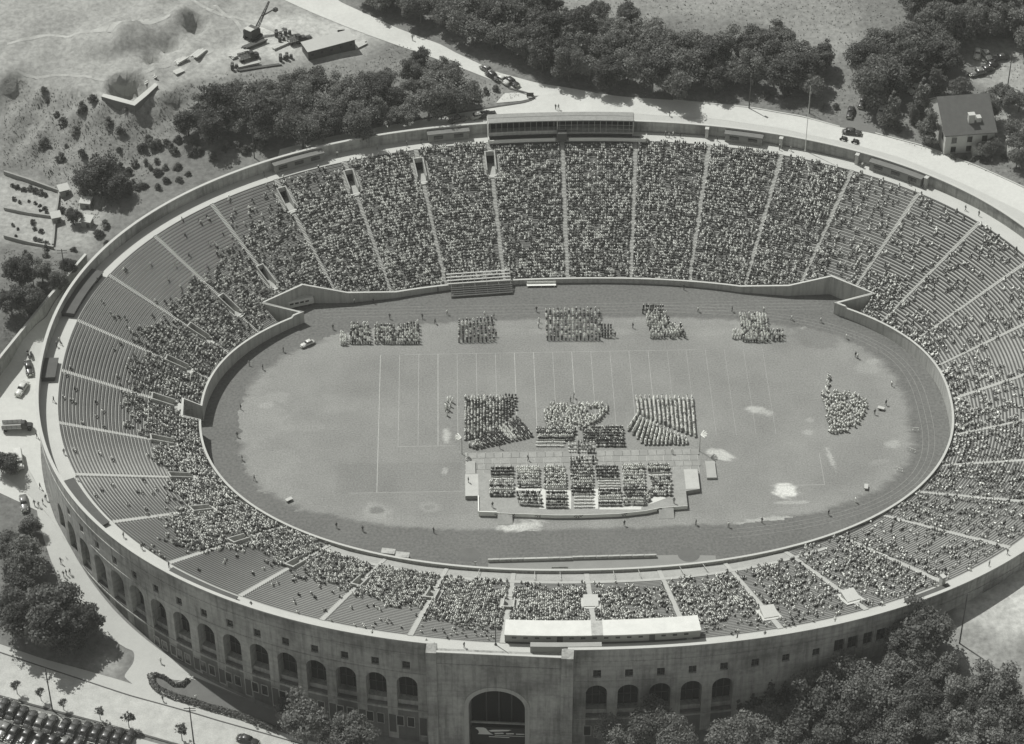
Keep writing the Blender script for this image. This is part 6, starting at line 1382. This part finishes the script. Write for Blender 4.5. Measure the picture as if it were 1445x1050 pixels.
# house
g = at(1366, 215); hs = empty('house', (g.x, g.y, gz(g.x, g.y)), +.10, label='two storey house with big dark roof beside the far right road', cat='house')
Wd, Dp, Hw, Rr, RX = 12.6, 16.0, 5.8, 5.0, 9.6
M_hw = mat('house_render', .46, var=.12); M_hr = mat('house_slates', .10, var=.2, sc=.8, sc2=6)
m = MB(); m.add([(-Wd/2, 0, -1), (Wd/2, 0, -1), (Wd/2, Dp, -1), (-Wd/2, Dp, -1), (-Wd/2, 0, Hw), (Wd/2, 0, Hw), (Wd/2, Dp, Hw), (-Wd/2, Dp, Hw), (-Wd/2, RX, Hw+Rr), (Wd/2, RX, Hw+Rr)], [(0, 1, 5, 4), (1, 2, 6, 9, 5), (2, 3, 7, 6), (3, 0, 4, 8, 7)]); m.build('walls', M_hw, hs)
m = MB(); e = .5; sl_ = Rr/RX
rf = [(-Wd/2-e, -e, Hw-e*sl_+.05), (Wd/2+e, -e, Hw-e*sl_+.05), (Wd/2+e, RX, Hw+Rr+.05), (-Wd/2-e, RX, Hw+Rr+.05), (Wd/2+e, Dp+e, Hw-.3), (-Wd/2-e, Dp+e, Hw-.3)]
m.add(rf+[(x, y, z+.2) for x, y, z in rf], [(6, 7, 8, 9), (9, 8, 10, 11), (0, 1, 7, 6), (1, 2, 8, 7), (0, 6, 9, 3), (2, 4, 10, 8), (3, 9, 11, 5), (4, 5, 11, 10), (3, 2, 1, 0), (5, 4, 2, 3)]); rfo = m.build('roof', M_hr, hs)
m = MB(); m.box((.6, 2.9, Hw+2.3), (1.5, 1.3, 3.0)); m.box((.6, 2.9, Hw+3.86), (1.75, 1.5, .12)); m.build('chimney', M_conc_l, rfo)
m = MB(); m.box((2.6, 3.2, Hw+2.0), (1.2, 1.6, 1.5)); m.build('dormer', M_conc_l, rfo)
for x in (-4, 0, 3.8):
    for z in (1.2, 4.0):
        w_ = MB(); w_.box((x, -.02, z), (1.3, .06, 1.7)); wo = w_.build('window', M_glass, hs); f = MB(); f.box((x, -.06, z+.95), (1.6, .1, .16)); f.box((x, -.06, z-.95), (1.6, .14, .14)); f.build('frame', M_conc_l, wo)
for y in (2.5, 6.5, 10.5):
    w_ = MB(); w_.box((-Wd/2-.02, y, 3.8), (.06, 1.2, 1.6)); w_.build('window', M_glass, hs)
m = MB(); m.box((1.9, -.9, 1.2), (2.4, 1.8, 2.4)); m.box((1.9, -.9, 2.5), (2.8, 2.2, .18)); m.build('porch', M_hw, hs)
m = MB(); g = at(1418, 213); m.tube((g.x, g.y, gz(g.x, g.y)), (g.x, g.y, gz(g.x, g.y)+3), .06); m.tube((g.x, g.y, gz(g.x, g.y)+3), (g.x, g.y, gz(g.x, g.y)+3.4), .22, .18)
tag(m.build('lamp_post', M_white), 'small white globe lamp post at the right corner of the house', 'lamp')
# benches, carts, hurdles inside the stadium
for i in range(14):
    px = 697+i*17.0; c = uz(px, 792.5-i*.42-(.7 if i > 6 else 0)); b = MB(); b.box((0, .1, .62), (2.55, .5, .07)); b.box((0, -.22, .42), (2.55, .06, .75))
    for x in (-1.0, 0, 1.0): b.box((x, .05, .3), (.08, .45, .58))
    o = b.build('long_bench', M_conc if i not in (3, 4) else M_conc_l, loc=(c[0], c[1], .012), rz=.01); tag(o, 'long wooden bench with back board in the row along the near edge of the track', 'bench', 'benches in a row along the near track')
def blk(px, py, z, parts, m_, name, label, cat, rz=0):
    c = uz(px, py, z); b = MB()
    for cc, dd in parts: b.box(cc, dd)
    return tag(b.build(name, m_, loc=(c[0], c[1], z), rz=rz), label, cat)
blk(764, 404, .01, [((0, 0, .5), (7.2, .9, .1)), ((0, .45, .85), (7.2, .08, .6)), ((-3.2, 0, .25), (.1, .8, .5)), ((0, 0, .25), (.1, .8, .5)), ((3.2, 0, .25), (.1, .8, .5))], M_white, 'long_bench', 'long white bench standing alone below the far wall', 'bench')
blk(790, 786+17, .03, [((0, 0, .45), (3.6, .5, .08)), ((0, -.25, .75), (3.6, .06, .4)), ((-1.5, 0, .2), (.08, .4, .4)), ((1.5, 0, .2), (.08, .4, .4))], M_conc, 'long_bench', 'short grey bench behind the row of track benches', 'bench')
for px, py, lb in ((548,783,'left one of two pale boxes on the near wall'),(568,788,'right one of two pale boxes on the near wall')):
    blk(px, py, .02, [((0, 0, .55), (2.8, 1.4, 1.1)), ((0, 0, 1.16), (3.0, 1.6, .1))], M_conc, 'timing_box', lb+' beside the track', 'box', -.18)
for px, py, lb, rz in ((1243,578,'white two wheeled cart on the right grass above the track',-.4),(1222,689,'small white cart on the lower right grass',1.4),(408,707,'small white cart in a group of things at the lower left grass edge',.6)):
    c = uz(px, py); t = empty('hand_cart', (c[0], c[1], .01), rz, label=lb, cat='cart'); t.scale = (.68, .68, .68)
    m = MB(); m.loft([[(-1.0, -.55, .45), (1.0, -.55, .45), (1.0, .55, .45), (-1.0, .55, .45)], [(-1.15, -.65, .95), (1.15, -.65, .95), (1.15, .65, .95), (-1.15, .65, .95)]]); m.build('tray', M_conc_l, t)
    for sy in (-1, 1): m = MB(); m.tube((0, sy*.66, .4), (0, sy*.74, .4), .4, n=12); m.build('wheel', M_rubber, t)
    m = MB(); m.bar((1.1, -.3, .6), (2.0, -.3, .8), .06); m.bar((1.1, .3, .6), (2.0, .3, .8), .06); m.build('handle', M_wood, t)
for px, py, rz, lb in ((1292,608,-.1,'upper of three pale hurdles on the right bend'),(1287,638,-.5,'middle of three pale hurdles on the right bend'),(1269,665,-.5,'lowest of three pale hurdles on the right bend')):
    c = uz(px, py); b = MB(); b.bar((-.75, 0, .95), (.75, 0, .95), .06, .18)
    for x in (-.6, .6): b.bar((x, 0, 0), (x, 0, .95), .05); b.bar((x, 0, .03), (x, .6, .03), .06)
    tag(b.build('hurdle', M_white, loc=(c[0], c[1], .012), rz=rz), lb, 'hurdle')
# loudspeaker masts at both ends of the paved floor
for px, py, lb in ((987,637,'mast with fan of white loudspeaker horns at the right end of the paved floor'),(652,641,'mast with fan of white loudspeaker horns at the left end of the paved floor')):
    c = uz(px, py); t = empty('loudspeaker_mast', (c[0], c[1], .01), 0, label=lb, cat='loudspeaker')
    m = MB(); m.tube((0, 0, 0), (0, 0, 5.0), .09, .06); m.build('pole', M_wood, t)
    for a in (-.9, -.45, 0, .45, .9) if px > 700 else (2.2, 2.7, 3.14, 3.6, 4.0):
        m = MB(); m.tube((.1*math.cos(a), .1*math.sin(a), 5.0), (1.5*math.cos(a), 1.5*math.sin(a), 5.15), .05, .19, n=10, cap=False); m.tube((1.5*math.cos(a), 1.5*math.sin(a), 5.15), (1.54*math.cos(a), 1.54*math.sin(a), 5.15), .19, .20, n=10); m.build('horn', M_white, t)
# temporary bleacher over the far wall
bl = empty('bleacher', (0, 0, 0), label='temporary pale plank bleacher built over the far wall left of the middle', cat='bleacher'); rz = .0
A0, A1 = uz(637, 419, .5), uz(724, 413, .5); ux = (A1-A0)/np.linalg.norm(A1-A0); uy = np.array([-ux[1], ux[0], 0]); LL = float(np.linalg.norm(A1-A0))
def bq(u, v, z): p = A0+ux*u+uy*v; return (p[0], p[1], z)
for k in range(5):
    m = MB(); v, z = .15+.48*k, .5+.26*k; m.loft([[bq(u, v, z), bq(u, v+.28, z), bq(u, v+.28, z+.07), bq(u, v, z+.07)] for u in (0, LL)]); m.build('plank_seat', M_bench, bl)
m = MB(); m.loft([[bq(u, 0, 0), bq(u, .1, 0), bq(u, .1, .6), bq(u, 0, .6)] for u in (0, LL)]); m.build('front_board', M_dkroof, bl)
for k in range(4):
    m = MB(); v, z = 3.0+.75*k, 2.1+.42*k; m.loft([[bq(u, v, z), bq(u, v+.42, z), bq(u, v+.42, z+.08), bq(u, v, z+.08)] for u in (-.8, LL-.2)]); m.build('plank_seat', mat('new_planks', .40, var=.15), bl)
for u in np.linspace(.2, LL-.3, 6):
    m = MB(); m.bar(bq(u, .1, .3), bq(u, 2.6, 1.65), .1); m.bar(bq(u, 2.6, 1.65), bq(u, 2.9, 1.95), .1); m.bar(bq(u, 2.9, 1.95), bq(u, 5.7, 3.5), .1); m.build('trestle', M_wood, bl)
m = MB(); g = uz(671, 801); m.tube((g[0], g[1], 0), (g[0], g[1], 1.7), .08); m.box((g[0], g[1], 1.5), (.5, .1, .5)); tag(m.build('marker_post', M_conc_l), 'pale marker post at the left end of the track bench row', 'post')
# rail of the box seats beside the near field wall
for k in (16.5, 17.3, 17.65, 18.35, 18.7, 19.3, 19.65):
    m = MB(); m.bar(tuple(P3(qk(k), BOX_D+.4, zb(BOX_D)+.7)), tuple(P3(qk(k), 41.2, zb(41.2)+.7)), .08)
    for d in (36.5, 38, 39.5, 41.1): m.bar(tuple(P3(qk(k), d, zb(d)-.3)), tuple(P3(qk(k), d, zb(d)+.7)), .06)
    m.build('box_rail', M_conc_l, stadium)
for o in protos+conics+shrubs+smalls+talls+CARS:
    for c in CH.get(o.name, []):
        for d in CH.get(c.name, []): bpy.data.objects.remove(d)
        bpy.data.objects.remove(c)
    bpy.data.objects.remove(o)

# ================================================================== AIR
b = MB(); b.box((0, 60, 175), (2600, 2600, 460)); hz = b.build('haze', bpy.data.materials.new('haze_air')); tag(hz, 'thin summer haze hanging over the whole stadium and its surroundings', 'haze', kind='stuff')
m = hz.data.materials[0]; m.use_nodes = True; n = m.node_tree; n.nodes.remove(n.nodes['Principled BSDF']); v = n.nodes.new('ShaderNodeVolumePrincipled')
v.inputs['Color'].default_value = (.94, .96, .90, 1); v.inputs['Density'].default_value = .00008; v.inputs['Anisotropy'].default_value = 0.0
n.links.new(v.outputs[0], n.nodes['Material Output'].inputs['Volume'])
